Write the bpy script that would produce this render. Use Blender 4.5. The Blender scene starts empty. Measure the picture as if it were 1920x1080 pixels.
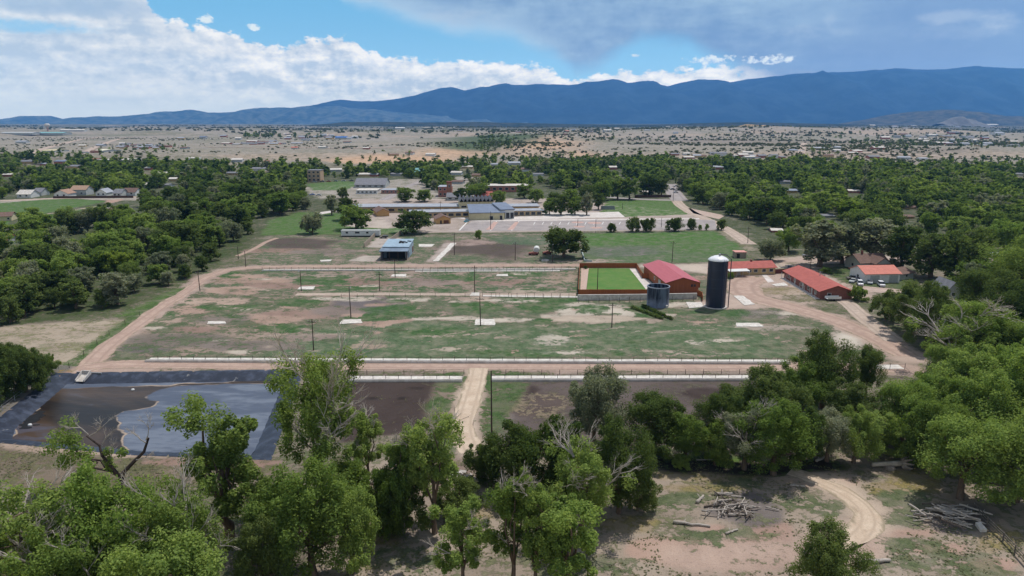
import bpy, bmesh, math, random
import numpy as np
from mathutils import Vector, Matrix
from mathutils.geometry import tessellate_polygon

random.seed(7)
RNG = np.random.default_rng(7)
SC = bpy.context.scene
COL = SC.collection
PI = math.pi
R = math.radians
# ------------------------------------------------------------------ camera model
CAM_H, F_PX, PITCH = 60.0, 1321.0, R(13.3)
CP, SP = math.cos(PITCH), math.sin(PITCH)

def smooth(a, b, x):
    t = np.clip((x - a) / (b - a), 0, 1)
    return t * t * (3 - 2 * t)

def _hash(ix, iy, seed):
    h = (ix.astype(np.int64) * 374761393 + iy.astype(np.int64) * 668265263 + seed * 974634777) & 0xffffffff
    h = ((h ^ (h >> 13)) * 1274126177) & 0xffffffff
    return ((h ^ (h >> 16)) & 0xffff) / 65535.0

def vnoise(x, y, seed=0):
    x = np.asarray(x, float); y = np.asarray(y, float)
    ix = np.floor(x); iy = np.floor(y); fx = x - ix; fy = y - iy
    fx = fx * fx * (3 - 2 * fx); fy = fy * fy * (3 - 2 * fy)
    a = _hash(ix, iy, seed); b = _hash(ix + 1, iy, seed); c = _hash(ix, iy + 1, seed); d = _hash(ix + 1, iy + 1, seed)
    return a + (b - a) * fx + (c - a) * fy + (a - b - c + d) * fx * fy

def fbm(x, y, seed=0, oct=5, gain=.5):
    s = 0; a = 1; n = 0
    for k in range(oct):
        s = s + a * vnoise(x * 2 ** k + 13.7 * k, y * 2 ** k - 7.3 * k, seed + k); n += a; a *= gain
    return s / n

def terr(x, y):
    """Height of the open ground."""
    x = np.asarray(x, float); y = np.asarray(y, float)
    w = fbm(x / 420., y / 420., 5, 4)
    edge = 1180 + 520 * (fbm(x / 700. + 3, x * 0 + 1.5, 9, 3) - .5)
    step = smooth(0, 130, y - edge + 160 * (w - .5))
    z = 9 * step + step * 10 * (w - .45) + 14 * smooth(2300, 2600, y + 500 * (w - .5)) * smooth(.4, .55, fbm(x / 900., y / 900., 31, 3))
    # eroded bluffs where the valley side is cut
    b1 = np.exp(-(((x + 190) / 330) ** 2 + ((y - 1500) / 150) ** 2)) * 12 * (0.6 + .8 * (w - .3))
    b2 = np.exp(-(((x - 95) / 190) ** 2 + ((y - 1900) / 170) ** 2)) * 19 * (0.6 + .8 * (w - .3))
    b3 = np.exp(-(((x - 1050) / 420) ** 2 + ((y - 2900) / 260) ** 2)) * 34 * (0.5 + (w - .3))
    return z + b1 + b2 + b3

def G(px, py, z0=None):
    u = (px - 960) / F_PX; v = -(py - 540) / F_PX
    d = np.array([u, CP + v * SP, -SP + v * CP])
    z = 0.0 if z0 is None else z0
    if d[2] > -1e-4: d[2] = -1e-4
    p = None
    for _ in range(6 if z0 is None else 1):
        t = (CAM_H - z) / -d[2]
        p = d * t
        if z0 is None:
            if p[1] < 1000: break
            z = .5 * z + .5 * float(terr(p[0], p[1]))
    return Vector((p[0], p[1], z))

def top_z(P, py):
    """Height above the ground under P of something standing at P whose top shows at row py."""
    k = -(py - 540) / F_PX
    q = P.y * (k * CP - SP) / (CP + k * SP)
    return CAM_H + q - P.z

def px_m(P):
    """Metres per photo pixel at P."""
    return (P.y * CP + (CAM_H - P.z) * SP) / F_PX

# ------------------------------------------------------------------ objects
def tag(o, label=None, cat=None, group=None, kind=None):
    if label: o['label'] = label
    if cat: o['category'] = cat
    if group: o['group'] = group
    if kind: o['kind'] = kind
    return o

def empty(name, loc, rz=0.0):
    o = bpy.data.objects.new(name, None); COL.objects.link(o)
    o.location = loc; o.rotation_euler = (0, 0, rz); o.empty_display_size = .5
    return o

def raw_obj(name, verts, faces, mat, parent=None, smooth_=False):
    me = bpy.data.meshes.new(name)
    me.from_pydata([tuple(v) for v in verts], [], [tuple(f) for f in faces])
    if mat is not None: me.materials.append(mat)
    if smooth_: me.polygons.foreach_set('use_smooth', [True] * len(me.polygons))
    me.update()
    o = bpy.data.objects.new(name, me); COL.objects.link(o)
    if parent is not None: o.parent = parent
    return o

def np_mesh(name, V, Q, mat, attrs=None, smooth_=False):
    """Fast mesh from numpy quads/tris (all faces the same length)."""
    me = bpy.data.meshes.new(name)
    n = Q.shape[1]
    me.vertices.add(len(V)); me.vertices.foreach_set('co', np.asarray(V, np.float32).ravel())
    me.loops.add(Q.size); me.loops.foreach_set('vertex_index', np.asarray(Q, np.int32).ravel())
    me.polygons.add(len(Q))
    me.polygons.foreach_set('loop_start', np.arange(0, Q.size, n, dtype=np.int32))
    if smooth_: me.polygons.foreach_set('use_smooth', np.ones(len(Q), bool))
    me.materials.append(mat)
    for nm, (typ, data) in (attrs or {}).items():
        a = me.attributes.new(nm, typ, 'POINT')
        a.data.foreach_set('color' if typ == 'FLOAT_COLOR' else 'value', np.asarray(data, np.float32).ravel())
    me.update(calc_edges=True); me.validate()
    return me

def link(name, me, parent=None):
    o = bpy.data.objects.new(name, me); COL.objects.link(o)
    if parent is not None: o.parent = parent
    return o

def copy_tree(o, parent=None):
    c = o.copy(); COL.objects.link(c)
    if parent is not None: c.parent = parent
    for ch in list(o.children): copy_tree(ch, c)
    return c

class MB:
    def __init__(s): s.v = []; s.f = []
    def add(s, verts, faces):
        b = len(s.v); s.v += [tuple(p) for p in verts]; s.f += [tuple(i + b for i in f) for f in faces]; return s
    def box(s, x0, x1, y0, y1, z0, z1):
        return s.add([(x0, y0, z0), (x1, y0, z0), (x1, y1, z0), (x0, y1, z0), (x0, y0, z1), (x1, y0, z1), (x1, y1, z1), (x0, y1, z1)],
                     [(0, 3, 2, 1), (4, 5, 6, 7), (0, 1, 5, 4), (1, 2, 6, 5), (2, 3, 7, 6), (3, 0, 4, 7)])
    def cyl(s, p0, p1, r0, r1=None, n=10, caps=True):
        r1 = r0 if r1 is None else r1
        p0 = Vector(p0); p1 = Vector(p1); d = (p1 - p0).normalized()
        a = d.orthogonal().normalized(); b = d.cross(a)
        vs = []
        for p, r in ((p0, r0), (p1, r1)):
            for k in range(n):
                t = 2 * PI * k / n; vs.append(p + a * (r * math.cos(t)) + b * (r * math.sin(t)))
        fs = [(k, (k + 1) % n, n + (k + 1) % n, n + k) for k in range(n)]
        if caps: fs += [tuple(range(n - 1, -1, -1)), tuple(range(n, 2 * n))]
        return s.add(vs, fs)
    def tube(s, pts, rad, n=6):
        pts = [Vector(p) for p in pts]; vs = []; m = len(pts)
        for i, p in enumerate(pts):
            d = (pts[min(i + 1, m - 1)] - pts[max(i - 1, 0)]).normalized()
            a = d.cross(Vector((.31, .87, .37))).normalized(); b = d.cross(a)
            for k in range(n):
                t = 2 * PI * k / n; vs.append(p + a * (rad[i] * math.cos(t)) + b * (rad[i] * math.sin(t)))
        fs = []
        for i in range(m - 1):
            for k in range(n): fs.append((i * n + k, i * n + (k + 1) % n, (i + 1) * n + (k + 1) % n, (i + 1) * n + k))
        fs += [tuple(range(n - 1, -1, -1)), tuple(range((m - 1) * n, m * n))]
        return s.add(vs, fs)
    def lathe(s, prof, n=24, c=(0, 0)):
        vs = []
        for r, z in prof:
            for k in range(n):
                t = 2 * PI * k / n; vs.append((c[0] + r * math.cos(t), c[1] + r * math.sin(t), z))
        fs = [(i * n + k, i * n + (k + 1) % n, (i + 1) * n + (k + 1) % n, (i + 1) * n + k) for i in range(len(prof) - 1) for k in range(n)]
        return s.add(vs, fs)
    def extrude(s, prof, a0, a1, axis='x'):
        """Closed profile of (p, z) extruded along x (p is y) or along y (p is x)."""
        n = len(prof); vs = []
        for a in (a0, a1):
            for p, z in prof: vs.append((a, p, z) if axis == 'x' else (p, a, z))
        fs = [(k, (k + 1) % n, n + (k + 1) % n, n + k) for k in range(n)]
        tri = tessellate_polygon([[Vector((p, z, 0)) for p, z in prof]])
        fs += [tuple(t) for t in tri] + [tuple(n + i for i in reversed(t)) for t in tri]
        return s.add(vs, fs)
    def build(s, name, mat, parent=None, smooth_=False):
        o = raw_obj(name, s.v, s.f, mat, parent, smooth_)
        bm = bmesh.new(); bm.from_mesh(o.data); bmesh.ops.recalc_face_normals(bm, faces=bm.faces); bm.to_mesh(o.data); bm.free()
        return o

ORD = 'first second third fourth fifth sixth seventh eighth ninth tenth eleventh twelfth thirteenth fourteenth fifteenth sixteenth seventeenth eighteenth nineteenth twentieth'.split()
TENS = {2: 'twenty', 3: 'thirty', 4: 'forty', 5: 'fifty', 6: 'sixty', 7: 'seventy', 8: 'eighty'}
def ordn(i):
    if i < 20: return ORD[i]
    t, u = divmod(i + 1, 10)
    return TENS[t] + ('-' + ORD[u - 1] if u else '').replace('-', '-') if u else TENS[t][:-1] + 'ieth'

# ------------------------------------------------------------------ materials
K_LIT = 1.24
def S(r, g, b, k=K_LIT):
    """Albedo of a sunlit surface that shows as this sRGB value."""
    def l(c):
        c /= 255.0
        return c / 12.92 if c <= .04045 else ((c + .055) / 1.055) ** 2.4
    return tuple(min(.85, l(c) / k) for c in (r, g, b))

class E:
    """A socket (or number) with arithmetic."""
    def __init__(s, nt, v): s.nt = nt; s.v = v
    def _m(s, op, *o):
        n = s.nt.nodes.new('ShaderNodeMath'); n.operation = op
        for i, a in enumerate((s,) + o):
            a = a.v if isinstance(a, E) else a
            if isinstance(a, (int, float)): n.inputs[i].default_value = a
            else: s.nt.links.new(a, n.inputs[i])
        return E(s.nt, n.outputs[0])
    def __add__(s, o): return s._m('ADD', o)
    def __sub__(s, o): return s._m('SUBTRACT', o)
    def __mul__(s, o): return s._m('MULTIPLY', o)
    def __truediv__(s, o): return s._m('DIVIDE', o)
    __radd__ = __add__; __rmul__ = __mul__
    def __rsub__(s, o): return E(s.nt, float(o))._m('SUBTRACT', s)
    def __rtruediv__(s, o): return E(s.nt, float(o))._m('DIVIDE', s)
    def clamp(s): return s._m('MAXIMUM', 0.0)._m('MINIMUM', 1.0)
    def f(s, op, *o): return s._m(op, *o)
    def ss(s, a, b):
        n = s.nt.nodes.new('ShaderNodeMapRange'); n.interpolation_type = 'SMOOTHSTEP'; n.clamp = True
        for i, q in enumerate((s, a, b)):
            q = q.v if isinstance(q, E) else q
            if isinstance(q, (int, float)): n.inputs[i].default_value = q
            else: s.nt.links.new(q, n.inputs[i])
        n.inputs[3].default_value = 0; n.inputs[4].default_value = 1
        return E(s.nt, n.outputs[0])

def setin(nt, sock, v):
    v = v.v if isinstance(v, E) else v
    if isinstance(v, bpy.types.NodeSocket): nt.links.new(v, sock)
    elif isinstance(v, tuple) and len(v) == 3 and sock.type == 'RGBA': sock.default_value = v + (1,)
    else: sock.default_value = v

def mix(nt, fac, a, b, mode='MIX'):
    n = nt.nodes.new('ShaderNodeMix'); n.data_type = 'RGBA'; n.blend_type = mode; n.clamp_factor = True
    setin(nt, n.inputs[0], fac); setin(nt, n.inputs[6], a); setin(nt, n.inputs[7], b)
    return E(nt, n.outputs[2])

def noise(nt, vec, scale, detail=4, rough=.55, dist=0.0, dim='3D', w=None):
    n = nt.nodes.new('ShaderNodeTexNoise'); n.noise_dimensions = dim
    setin(nt, n.inputs['Vector'], vec)
    n.inputs['Scale'].default_value = scale; n.inputs['Detail'].default_value = detail
    n.inputs['Roughness'].default_value = rough; n.inputs['Distortion'].default_value = dist
    return E(nt, n.outputs[0])

def vscale(nt, vec, s):
    n = nt.nodes.new('ShaderNodeVectorMath'); n.operation = 'MULTIPLY'
    setin(nt, n.inputs[0], vec); n.inputs[1].default_value = s
    return E(nt, n.outputs[0])

def attr(nt, name, out='Fac'):
    n = nt.nodes.new('ShaderNodeAttribute'); n.attribute_name = name
    return E(nt, n.outputs[out])

def wpos(nt): return E(nt, nt.nodes.new('ShaderNodeNewGeometry').outputs['Position'])
def opos(nt): return E(nt, nt.nodes.new('ShaderNodeTexCoord').outputs['Object'])

def new_mat(name):
    m = bpy.data.materials.new(name); m.use_nodes = True; nt = m.node_tree; nt.nodes.clear()
    out = nt.nodes.new('ShaderNodeOutputMaterial'); p = nt.nodes.new('ShaderNodeBsdfPrincipled')
    p.inputs['Roughness'].default_value = .85; p.inputs['Specular IOR Level'].default_value = .25
    nt.links.new(p.outputs[0], out.inputs['Surface'])
    return m, nt, p

def bump(nt, p, h, strength=.5, dist=.1):
    b = nt.nodes.new('ShaderNodeBump'); b.inputs['Strength'].default_value = strength; b.inputs['Distance'].default_value = dist
    setin(nt, b.inputs['Height'], h); nt.links.new(b.outputs[0], p.inputs['Normal'])

_MC = {}
def mat(name, col, col2=None, scale=1.5, rough=.85, metal=0.0, spec=.25, bmp=0.0, stretch=None, obj=True, detail=5):
    """Weathered surface: two tones broken up by noise."""
    if name in _MC: return _MC[name]
    m, nt, p = new_mat(name)
    col2 = col2 or tuple(c * .72 for c in col)
    v = opos(nt) if obj else wpos(nt)
    if stretch: v = vscale(nt, v, stretch)
    n = noise(nt, v, scale, detail, .62)
    c = mix(nt, n.ss(.32, .68), col2, col)
    n2 = noise(nt, v, scale * 7, 3, .6)
    c = mix(nt, .35, c, mix(nt, n2.ss(.3, .7), tuple(x * .75 for x in col), tuple(min(.85, x * 1.15) for x in col)))
    setin(nt, p.inputs['Base Color'], c)
    p.inputs['Roughness'].default_value = rough; p.inputs['Metallic'].default_value = metal; p.inputs['Specular IOR Level'].default_value = spec
    if bmp: bump(nt, p, n2, bmp, .05)
    _MC[name] = m
    return m
# ------------------------------------------------------------------ ground sheet
ys = list(np.arange(-160, 60, 11.0)); y = 60.0
while y < 17300: ys.append(y); y *= 1.0056
ys = np.array(ys); NT = 421
tt = np.linspace(-1, 1, NT)
YY = np.repeat(ys, NT); XX = np.tile(tt, len(ys)) * (0.85 * np.maximum(YY, 0) + 62 + .15 * np.maximum(-YY, 0))
ZZ = terr(XX, YY) * smooth(900, 1050, YY)
N0 = len(XX)
SOIL = np.zeros((N0, 3)); GRASS = np.zeros((N0, 3)); GN = np.zeros(N0)

def gxy(px): return [tuple(G(*p)[:2]) for p in px]

def sdf(poly, X, Y):
    d = np.full(len(X), 1e18); ins = np.zeros(len(X), bool); n = len(poly)
    for i in range(n):
        ax, ay = poly[i]; bx, by = poly[(i + 1) % n]
        ex, ey = bx - ax, by - ay; wx, wy = X - ax, Y - ay
        t = np.clip((wx * ex + wy * ey) / (ex * ex + ey * ey + 1e-12), 0, 1)
        d = np.minimum(d, (wx - ex * t) ** 2 + (wy - ey * t) ** 2)
        c = (ay > Y) != (by > Y)
        ins ^= c & (X < (bx - ax) * (Y - ay) / ((by - ay) if by != ay else 1e-9) + ax)
    return np.where(ins, -np.sqrt(d), np.sqrt(d))

def ldist(line, X, Y):
    d = np.full(len(X), 1e18)
    for (ax, ay), (bx, by) in zip(line[:-1], line[1:]):
        ex, ey = bx - ax, by - ay; wx, wy = X - ax, Y - ay
        t = np.clip((wx * ex + wy * ey) / (ex * ex + ey * ey + 1e-12), 0, 1)
        d = np.minimum(d, (wx - ex * t) ** 2 + (wy - ey * t) ** 2)
    return np.sqrt(d)

def _apply(idx, w, soil, grass, g):
    if soil is not None: SOIL[idx] += (np.array(soil) - SOIL[idx]) * w[:, None]
    if grass is not None: GRASS[idx] += (np.array(grass) - GRASS[idx]) * w[:, None]
    if g is not None: GN[idx] += (g - GN[idx]) * w

def _wob(X, Y, f): return f * 1.3 * (fbm(X / max(f * 3, 2.), Y / max(f * 3, 2.), 77, 3) - .5)

def paint_m(poly, soil=None, grass=None, g=None, f=3.0, a=1.0):
    px_ = [p[0] for p in poly]; py_ = [p[1] for p in poly]; m = f * 2
    idx = np.nonzero((XX > min(px_) - m) & (XX < max(px_) + m) & (YY > min(py_) - m) & (YY < max(py_) + m))[0]
    if not len(idx): return
    X, Y = XX[idx], YY[idx]
    _apply(idx, a * (1 - smooth(-f / 2, f / 2, sdf(poly, X, Y) + _wob(X, Y, f))), soil, grass, g)

def paint(px, *a, **k): paint_m(gxy(px), *a, **k)

def blob(cx, cy, rx, ry, soil=None, grass=None, g=None, f=None, a=1.0):
    n = 16; ph = random.random() * 9; pts = []
    for k in range(n):
        t = 2 * PI * k / n; r = .72 + .56 * float(vnoise(math.cos(t) * 1.6 + ph, math.sin(t) * 1.6 + ph, 3))
        pts.append((cx + rx * r * math.cos(t), cy + ry * r * math.sin(t)))
    P = G(cx, cy); paint(pts, soil, grass, g, f or max(1.2, .5 * ry * P.y * P.y / (60 * F_PX)), a)

def line(px, w, soil=None, grass=None, g=None, f=1.2, a=1.0):
    L = gxy(px); xs = [p[0] for p in L]; ys_ = [p[1] for p in L]; m = w + f * 2
    idx = np.nonzero((XX > min(xs) - m) & (XX < max(xs) + m) & (YY > min(ys_) - m) & (YY < max(ys_) + m))[0]
    if not len(idx): return
    X, Y = XX[idx], YY[idx]
    _apply(idx, a * (1 - smooth(-f / 2, f / 2, ldist(L, X, Y) - w / 2 + _wob(X, Y, f))), soil, grass, g)

TAN = S(186, 160, 132); PINK = S(190, 148, 120); PINKD = S(168, 128, 106); GREYS = S(128, 116, 108); SAND = S(208, 190, 164)
BROWN = S(106, 88, 78); DKBR = S(84, 66, 60); DRY = S(164, 146, 114); FIELD = S(98, 112, 84); LUSH = S(80, 106, 66); LAWN = S(84, 124, 48)
OLIVE = S(112, 112, 76); GREY = S(150, 146, 142); CONC = S(214, 206, 200)
# base by distance: valley floor, then dry plain, darker scrub, then a painted cloud shadow band towards the hills
SOIL[:] = S(150, 132, 106); GRASS[:] = S(98, 106, 72); GN[:] = .5
d_ = YY
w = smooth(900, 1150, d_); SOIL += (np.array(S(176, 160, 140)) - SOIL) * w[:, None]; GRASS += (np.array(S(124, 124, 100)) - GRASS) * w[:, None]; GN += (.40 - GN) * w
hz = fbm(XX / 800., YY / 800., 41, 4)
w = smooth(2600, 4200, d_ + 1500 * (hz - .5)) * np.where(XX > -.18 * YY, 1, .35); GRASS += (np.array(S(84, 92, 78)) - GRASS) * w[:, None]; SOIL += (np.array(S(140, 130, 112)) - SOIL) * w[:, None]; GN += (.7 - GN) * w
w = smooth(4600, 6200, d_ + 2500 * (hz - .5)) * np.where(XX > -.2 * YY, 1, .5); GRASS += (np.array(S(60, 74, 70)) - GRASS) * w[:, None]; GN += (.9 - GN) * w  # cloud shadow band painted into the ground colour
# orange cut banks
zz = terr(XX, YY); gy = terr(XX, YY + 8) - zz
w = smooth(.35, 1.2, gy) * (YY > 1100) * .5; SOIL += (np.array(S(206, 170, 130)) - SOIL) * w[:, None]; GN -= .3 * w
for (cx, cy, rx, ry) in ((700, 300, 60, 8), (860, 285, 95, 11), (800, 297, 60, 6), (1015, 268, 70, 9), (1090, 290, 45, 9), (980, 290, 40, 6), (650, 300, 50, 6)):
    blob(cx, cy, rx, ry, S(228, 172, 112), None, .16)
for (cx, cy, rx, ry) in ((1500, 268, 200, 5), (1320, 264, 150, 4), (1700, 283, 180, 5)): blob(cx, cy, rx, ry, S(160, 142, 122), None, .3)
for (cx, cy, rx, ry) in ((900, 268, 40, 12), (950, 260, 60, 6), (880, 276, 30, 7)): blob(cx, cy, rx, ry, S(110, 116, 84), S(82, 104, 62), .8)
for (cx, cy, rx, ry) in ((1050, 240, 130, 1.6), (1180, 238, 120, 1.2), (860, 240, 60, 1.0)): blob(cx, cy, rx, ry, S(224, 206, 170), None, .05)

# town and woods floor
paint([(-60, 330), (700, 322), (1300, 316), (1980, 345), (1980, 470), (1400, 470), (1380, 440), (470, 440), (-60, 470)], S(138, 126, 104), S(80, 92, 58), .74, f=25)
paint([(-200, 430), (300, 430), (490, 440), (440, 480), (240, 580), (-200, 640)], S(120, 108, 84), S(74, 92, 48), .7, f=8)
# school yard, asphalt, dirt
paint([(640, 372), (1040, 372), (1290, 396), (1340, 418), (1335, 432), (700, 437), (640, 410)], S(196, 172, 156), S(150, 140, 110), .12, f=4)
paint([(560, 352), (760, 335), (900, 330), (900, 372), (600, 372)], S(178, 164, 148), S(112, 118, 84), .3, f=6)
paint([(490, 441), (505, 412), (560, 398), (640, 400), (700, 412), (760, 438)], None, LAWN, .97, f=3)
paint([(640, 412), (720, 408), (735, 430), (650, 424)], S(206, 184, 164), None, .1, f=3)
paint([(640, 436), (765, 424), (790, 436)], None, S(84, 124, 56), .95, f=2)
paint([(588, 357), (575, 345), (640, 339), (680, 343), (650, 356)], None, LAWN, .98, f=3)
paint([(1120, 404), (1140, 376), (1270, 375), (1290, 402), (1160, 407)], None, LAWN, .99, f=2)
paint([(-40, 408), (-40, 380), (120, 372), (205, 377), (60, 405)], None, LAWN, .99, f=2)
paint([(60, 408), (195, 384), (215, 388), (110, 412)], None, S(82, 120, 52), .95, f=2)
paint([(-40, 425), (-40, 412), (20, 412), (12, 425)], None, S(80, 130, 48), .95, f=2)
paint([(-60, 378), (140, 369), (270, 369), (270, 376), (200, 376), (120, 371), (-60, 386)], S(184, 168, 148), None, .15, f=2)
paint([(195, 375), (235, 373), (215, 380), (198, 381)], S(196, 150, 122), None, .05, f=2)
paint([(100, 412), (205, 388), (235, 392), (225, 410), (140, 420)], S(168, 160, 152), None, .1, f=2)
line([(40, 408), (120, 397), (200, 384)], 3.5, S(190, 168, 132), None, .05)
# upper field
paint([(470, 500), (500, 444), (1095, 437), (1085, 496)], S(166, 138, 118), S(92, 112, 78), .6, f=4)
blob(560, 457, 72, 11, BROWN, None, .22); blob(915, 465, 85, 17, BROWN, S(100, 92, 76), .3); blob(880, 455, 60, 5, S(172, 140, 124), None, .2)
blob(520, 470, 60, 5, PINKD, None, .3); blob(610, 472, 60, 5, S(150, 128, 112), None, .3); blob(770, 450, 70, 6, None, S(84, 112, 80), .9); blob(985, 450, 80, 8, None, S(92, 114, 88), .85)
paint([(688, 464), (705, 446), (752, 446), (738, 464)], S(200, 182, 168), None, .02, f=1.5)
paint([(800, 490), (835, 455), (856, 455), (822, 490)], S(198, 176, 160), None, .1, f=1.5)
paint([(645, 490), (680, 480), (720, 480), (700, 490)], S(204, 186, 168), None, .15, f=2)
# green field to the right
paint([(1092, 438), (1340, 433), (1400, 470), (1400, 492), (1095, 492)], S(150, 130, 116), S(92, 120, 74), .9, f=2)
paint([(1092, 438), (1340, 434), (1365, 448), (1300, 458), (1092, 462)], None, S(80, 124, 46), 1.0, f=5)
blob(1170, 472, 80, 10, S(136, 124, 116), S(100, 116, 92), .7); blob(1330, 462, 60, 12, None, S(84, 122, 56), .95); blob(1120, 489, 40, 3, S(190, 160, 140), None, .3)
paint([(1345, 432), (1400, 470), (1420, 470), (1375, 430)], DRY, OLIVE, .5, f=2)
# main field
MF = [(205, 672), (1700, 672), (1640, 640), (1500, 585), (1375, 560), (1380, 520), (1075, 498), (480, 508), (385, 535), (262, 608)]
paint(MF, S(168, 138, 114), FIELD, .74, f=4)
paint([(262, 612), (385, 540), (560, 545), (700, 560), (640, 600), (500, 640), (260, 668)], None, S(92, 108, 76), .56, f=10)
paint([(385, 535), (480, 508), (1075, 500), (1080, 548), (560, 546)], S(168, 138, 116), S(78, 108, 70), .56, f=4)
paint([(500, 668), (600, 612), (1400, 600), (1500, 668)], S(172, 150, 120), S(92, 116, 82), .92, f=10)
paint([(1490, 670), (1470, 610), (1380, 575), (1560, 590), (1640, 650)], S(172, 146, 122), S(98, 110, 80), .66, f=8)
for (cx, cy, rx, ry, s, g) in (
    (470, 525, 95, 8, PINK, .18), (520, 535, 80, 6, PINKD, .2), (440, 545, 50, 7, PINK, .25), (555, 590, 90, 10, PINKD, .25), (500, 600, 70, 9, PINK, .2), (400, 565, 60, 9, S(196, 160, 132), .2), (360, 580, 40, 9, PINK, .25),
    (690, 572, 60, 14, S(122, 110, 110), .1), (640, 585, 50, 10, S(150, 126, 112), .2), (800, 528, 60, 8, S(160, 132, 116), .25), (690, 530, 70, 8, PINKD, .25), (930, 530, 60, 5, PINKD, .3), (990, 545, 60, 5, S(184, 160, 130), .25), (1050, 520, 30, 12, S(176, 146, 116), .3),
    (330, 640, 110, 15, S(136, 120, 104), .3), (480, 650, 110, 10, S(140, 122, 108), .35), (270, 655, 60, 6, GREYS, .4), (420, 600, 60, 9, S(146, 126, 110), .35), (370, 618, 45, 6, PINKD, .25), (580, 632, 60, 8, S(158, 132, 114), .4),
    (760, 562, 45, 4, SAND, .25), (790, 597, 35, 4, SAND, .25), (700, 605, 40, 8, PINK, .2), (755, 600, 22, 6, PINK, .1), (865, 597, 40, 4, SAND, .15), (960, 600, 50, 4, SAND, .3), (890, 560, 30, 6, S(200, 168, 140), .25), (960, 563, 50, 4, SAND, .3),
    (1085, 580, 45, 12, SAND, .18), (1060, 595, 60, 7, SAND, .16), (1120, 598, 90, 6, S(206, 180, 150), .1), (1150, 580, 35, 9, SAND, .25), (1180, 588, 30, 5, SAND, .15), (1030, 638, 40, 12, S(200, 186, 160), .42), (1050, 662, 80, 3, SAND, .35),
    (1270, 572, 40, 5, SAND, .4), (1405, 612, 30, 4, SAND, .1), (1460, 615, 70, 5, S(176, 156, 134), .35), (1330, 640, 60, 4, SAND, .5), (1420, 590, 70, 10, S(140, 128, 112), .4), (690, 648, 40, 6, S(176, 148, 118), .4), (650, 560, 60, 4, SAND, .3),
    (1590, 632, 25, 22, S(214, 198, 174), .12), (300, 600, 40, 10, S(190, 156, 128), .25), (860, 655, 60, 3, S(190, 170, 140), .35)):
    blob(cx, cy, rx, ry, s, None, g)
for (cx, cy, rx, ry) in ((420, 515, 45, 6), (600, 525, 55, 9), (650, 540, 60, 4), (690, 595, 55, 6), (740, 585, 55, 14), (1110, 580, 28, 9), (1020, 602, 22, 5), (830, 625, 60, 10), (300, 590, 30, 6), (270, 606, 26, 6), (430, 577, 60, 5), (530, 615, 40, 8), (1000, 665, 60, 4), (920, 660, 50, 4), (1130, 665, 50, 4), (1350, 588, 50, 9), (1230, 585, 50, 10), (1040, 563, 80, 5), (980, 515, 40, 5), (860, 520, 60, 5), (560, 567, 40, 8), (890, 575, 60, 10), (1010, 575, 50, 10)):
    blob(cx, cy, rx, ry, None, S(72, 108, 58), 1.0)
blob(1200, 578, 40, 8, None, S(64, 100, 46), 1.0)
random.seed(31)
for k in range(26):
    x, y = random.uniform(300, 1450), random.uniform(515, 665); d = random.choice((-1, 1)); L_ = random.uniform(60, 240)
    line([(x, y), (x + L_ * .5, y + d * random.uniform(1, 6)), (x + L_, y + d * random.uniform(2, 12))], random.uniform(.5, 1.3), S(188, 164, 138), None, random.uniform(.2, .45), f=1.2, a=.8)
for k in range(60): blob(random.uniform(280, 1480), random.uniform(512, 664), random.uniform(6, 26), random.uniform(1, 4), random.choice((SAND, PINK, S(176, 152, 128))), None, random.uniform(.12, .4), a=.9)
for k in range(50): blob(random.uniform(280, 1480), random.uniform(512, 664), random.uniform(6, 30), random.uniform(1, 4), None, random.choice((S(74, 104, 58), S(110, 118, 92), S(86, 100, 70))), .98, a=.85)
# farm yard
paint([(1375, 518), (1385, 500), (1500, 492), (1580, 512), (1650, 560), (1560, 560), (1480, 575), (1360, 580), (1300, 570), (1365, 550)], S(206, 172, 148), None, .12, f=4)
paint([(1200, 496), (1460, 492), (1475, 505), (1380, 520), (1320, 512), (1200, 500)], S(210, 184, 160), None, .1, f=3)
blob(1455, 508, 45, 5, S(160, 146, 110), S(124, 122, 84), .7); blob(1510, 560, 60, 8, S(176, 152, 124), S(120, 116, 84), .6); blob(1460, 545, 60, 7, S(190, 160, 130), S(150, 136, 104), .5)
paint([(1540, 505), (1580, 500), (1700, 510), (1700, 540), (1600, 535), (1560, 520)], S(150, 130, 104), S(82, 104, 56), .9, f=4)
paint([(1450, 486), (1520, 478), (1700, 480), (1700, 492), (1520, 496)], S(206, 178, 154), None, .1, f=3)
# strip between bunks, corrals
paint([(190, 700), (200, 684), (1700, 684), (1720, 712), (540, 712)], S(150, 128, 108), S(104, 108, 76), .5, f=1.5)
paint([(640, 712), (868, 712), (838, 800), (640, 830)], DKBR, S(92, 84, 72), .12, f=1.5)
blob(700, 747, 14, 3, S(52, 42, 40), None, .0); blob(755, 747, 12, 3, S(54, 44, 42), None, .0); blob(780, 728, 14, 2, S(60, 48, 44), None, 0)
paint([(915, 712), (1420, 712), (1440, 800), (1200, 850), (920, 835)], S(112, 94, 88), S(100, 94, 80), .3, f=1.5)
blob(1000, 760, 80, 22, S(104, 84, 76), S(138, 122, 104), .5); blob(960, 730, 50, 10, DKBR, None, .1); blob(940, 800, 30, 30, S(140, 124, 120), None, .2); blob(1350, 740, 70, 14, DKBR, None, .1)
line([(925, 712), (885, 770), (878, 800)], 16, S(140, 120, 96), S(76, 104, 54), .72, f=3); line([(882, 705), (865, 760), (850, 830)], 13, S(150, 126, 100), S(80, 106, 56), .66, f=3)
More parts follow.
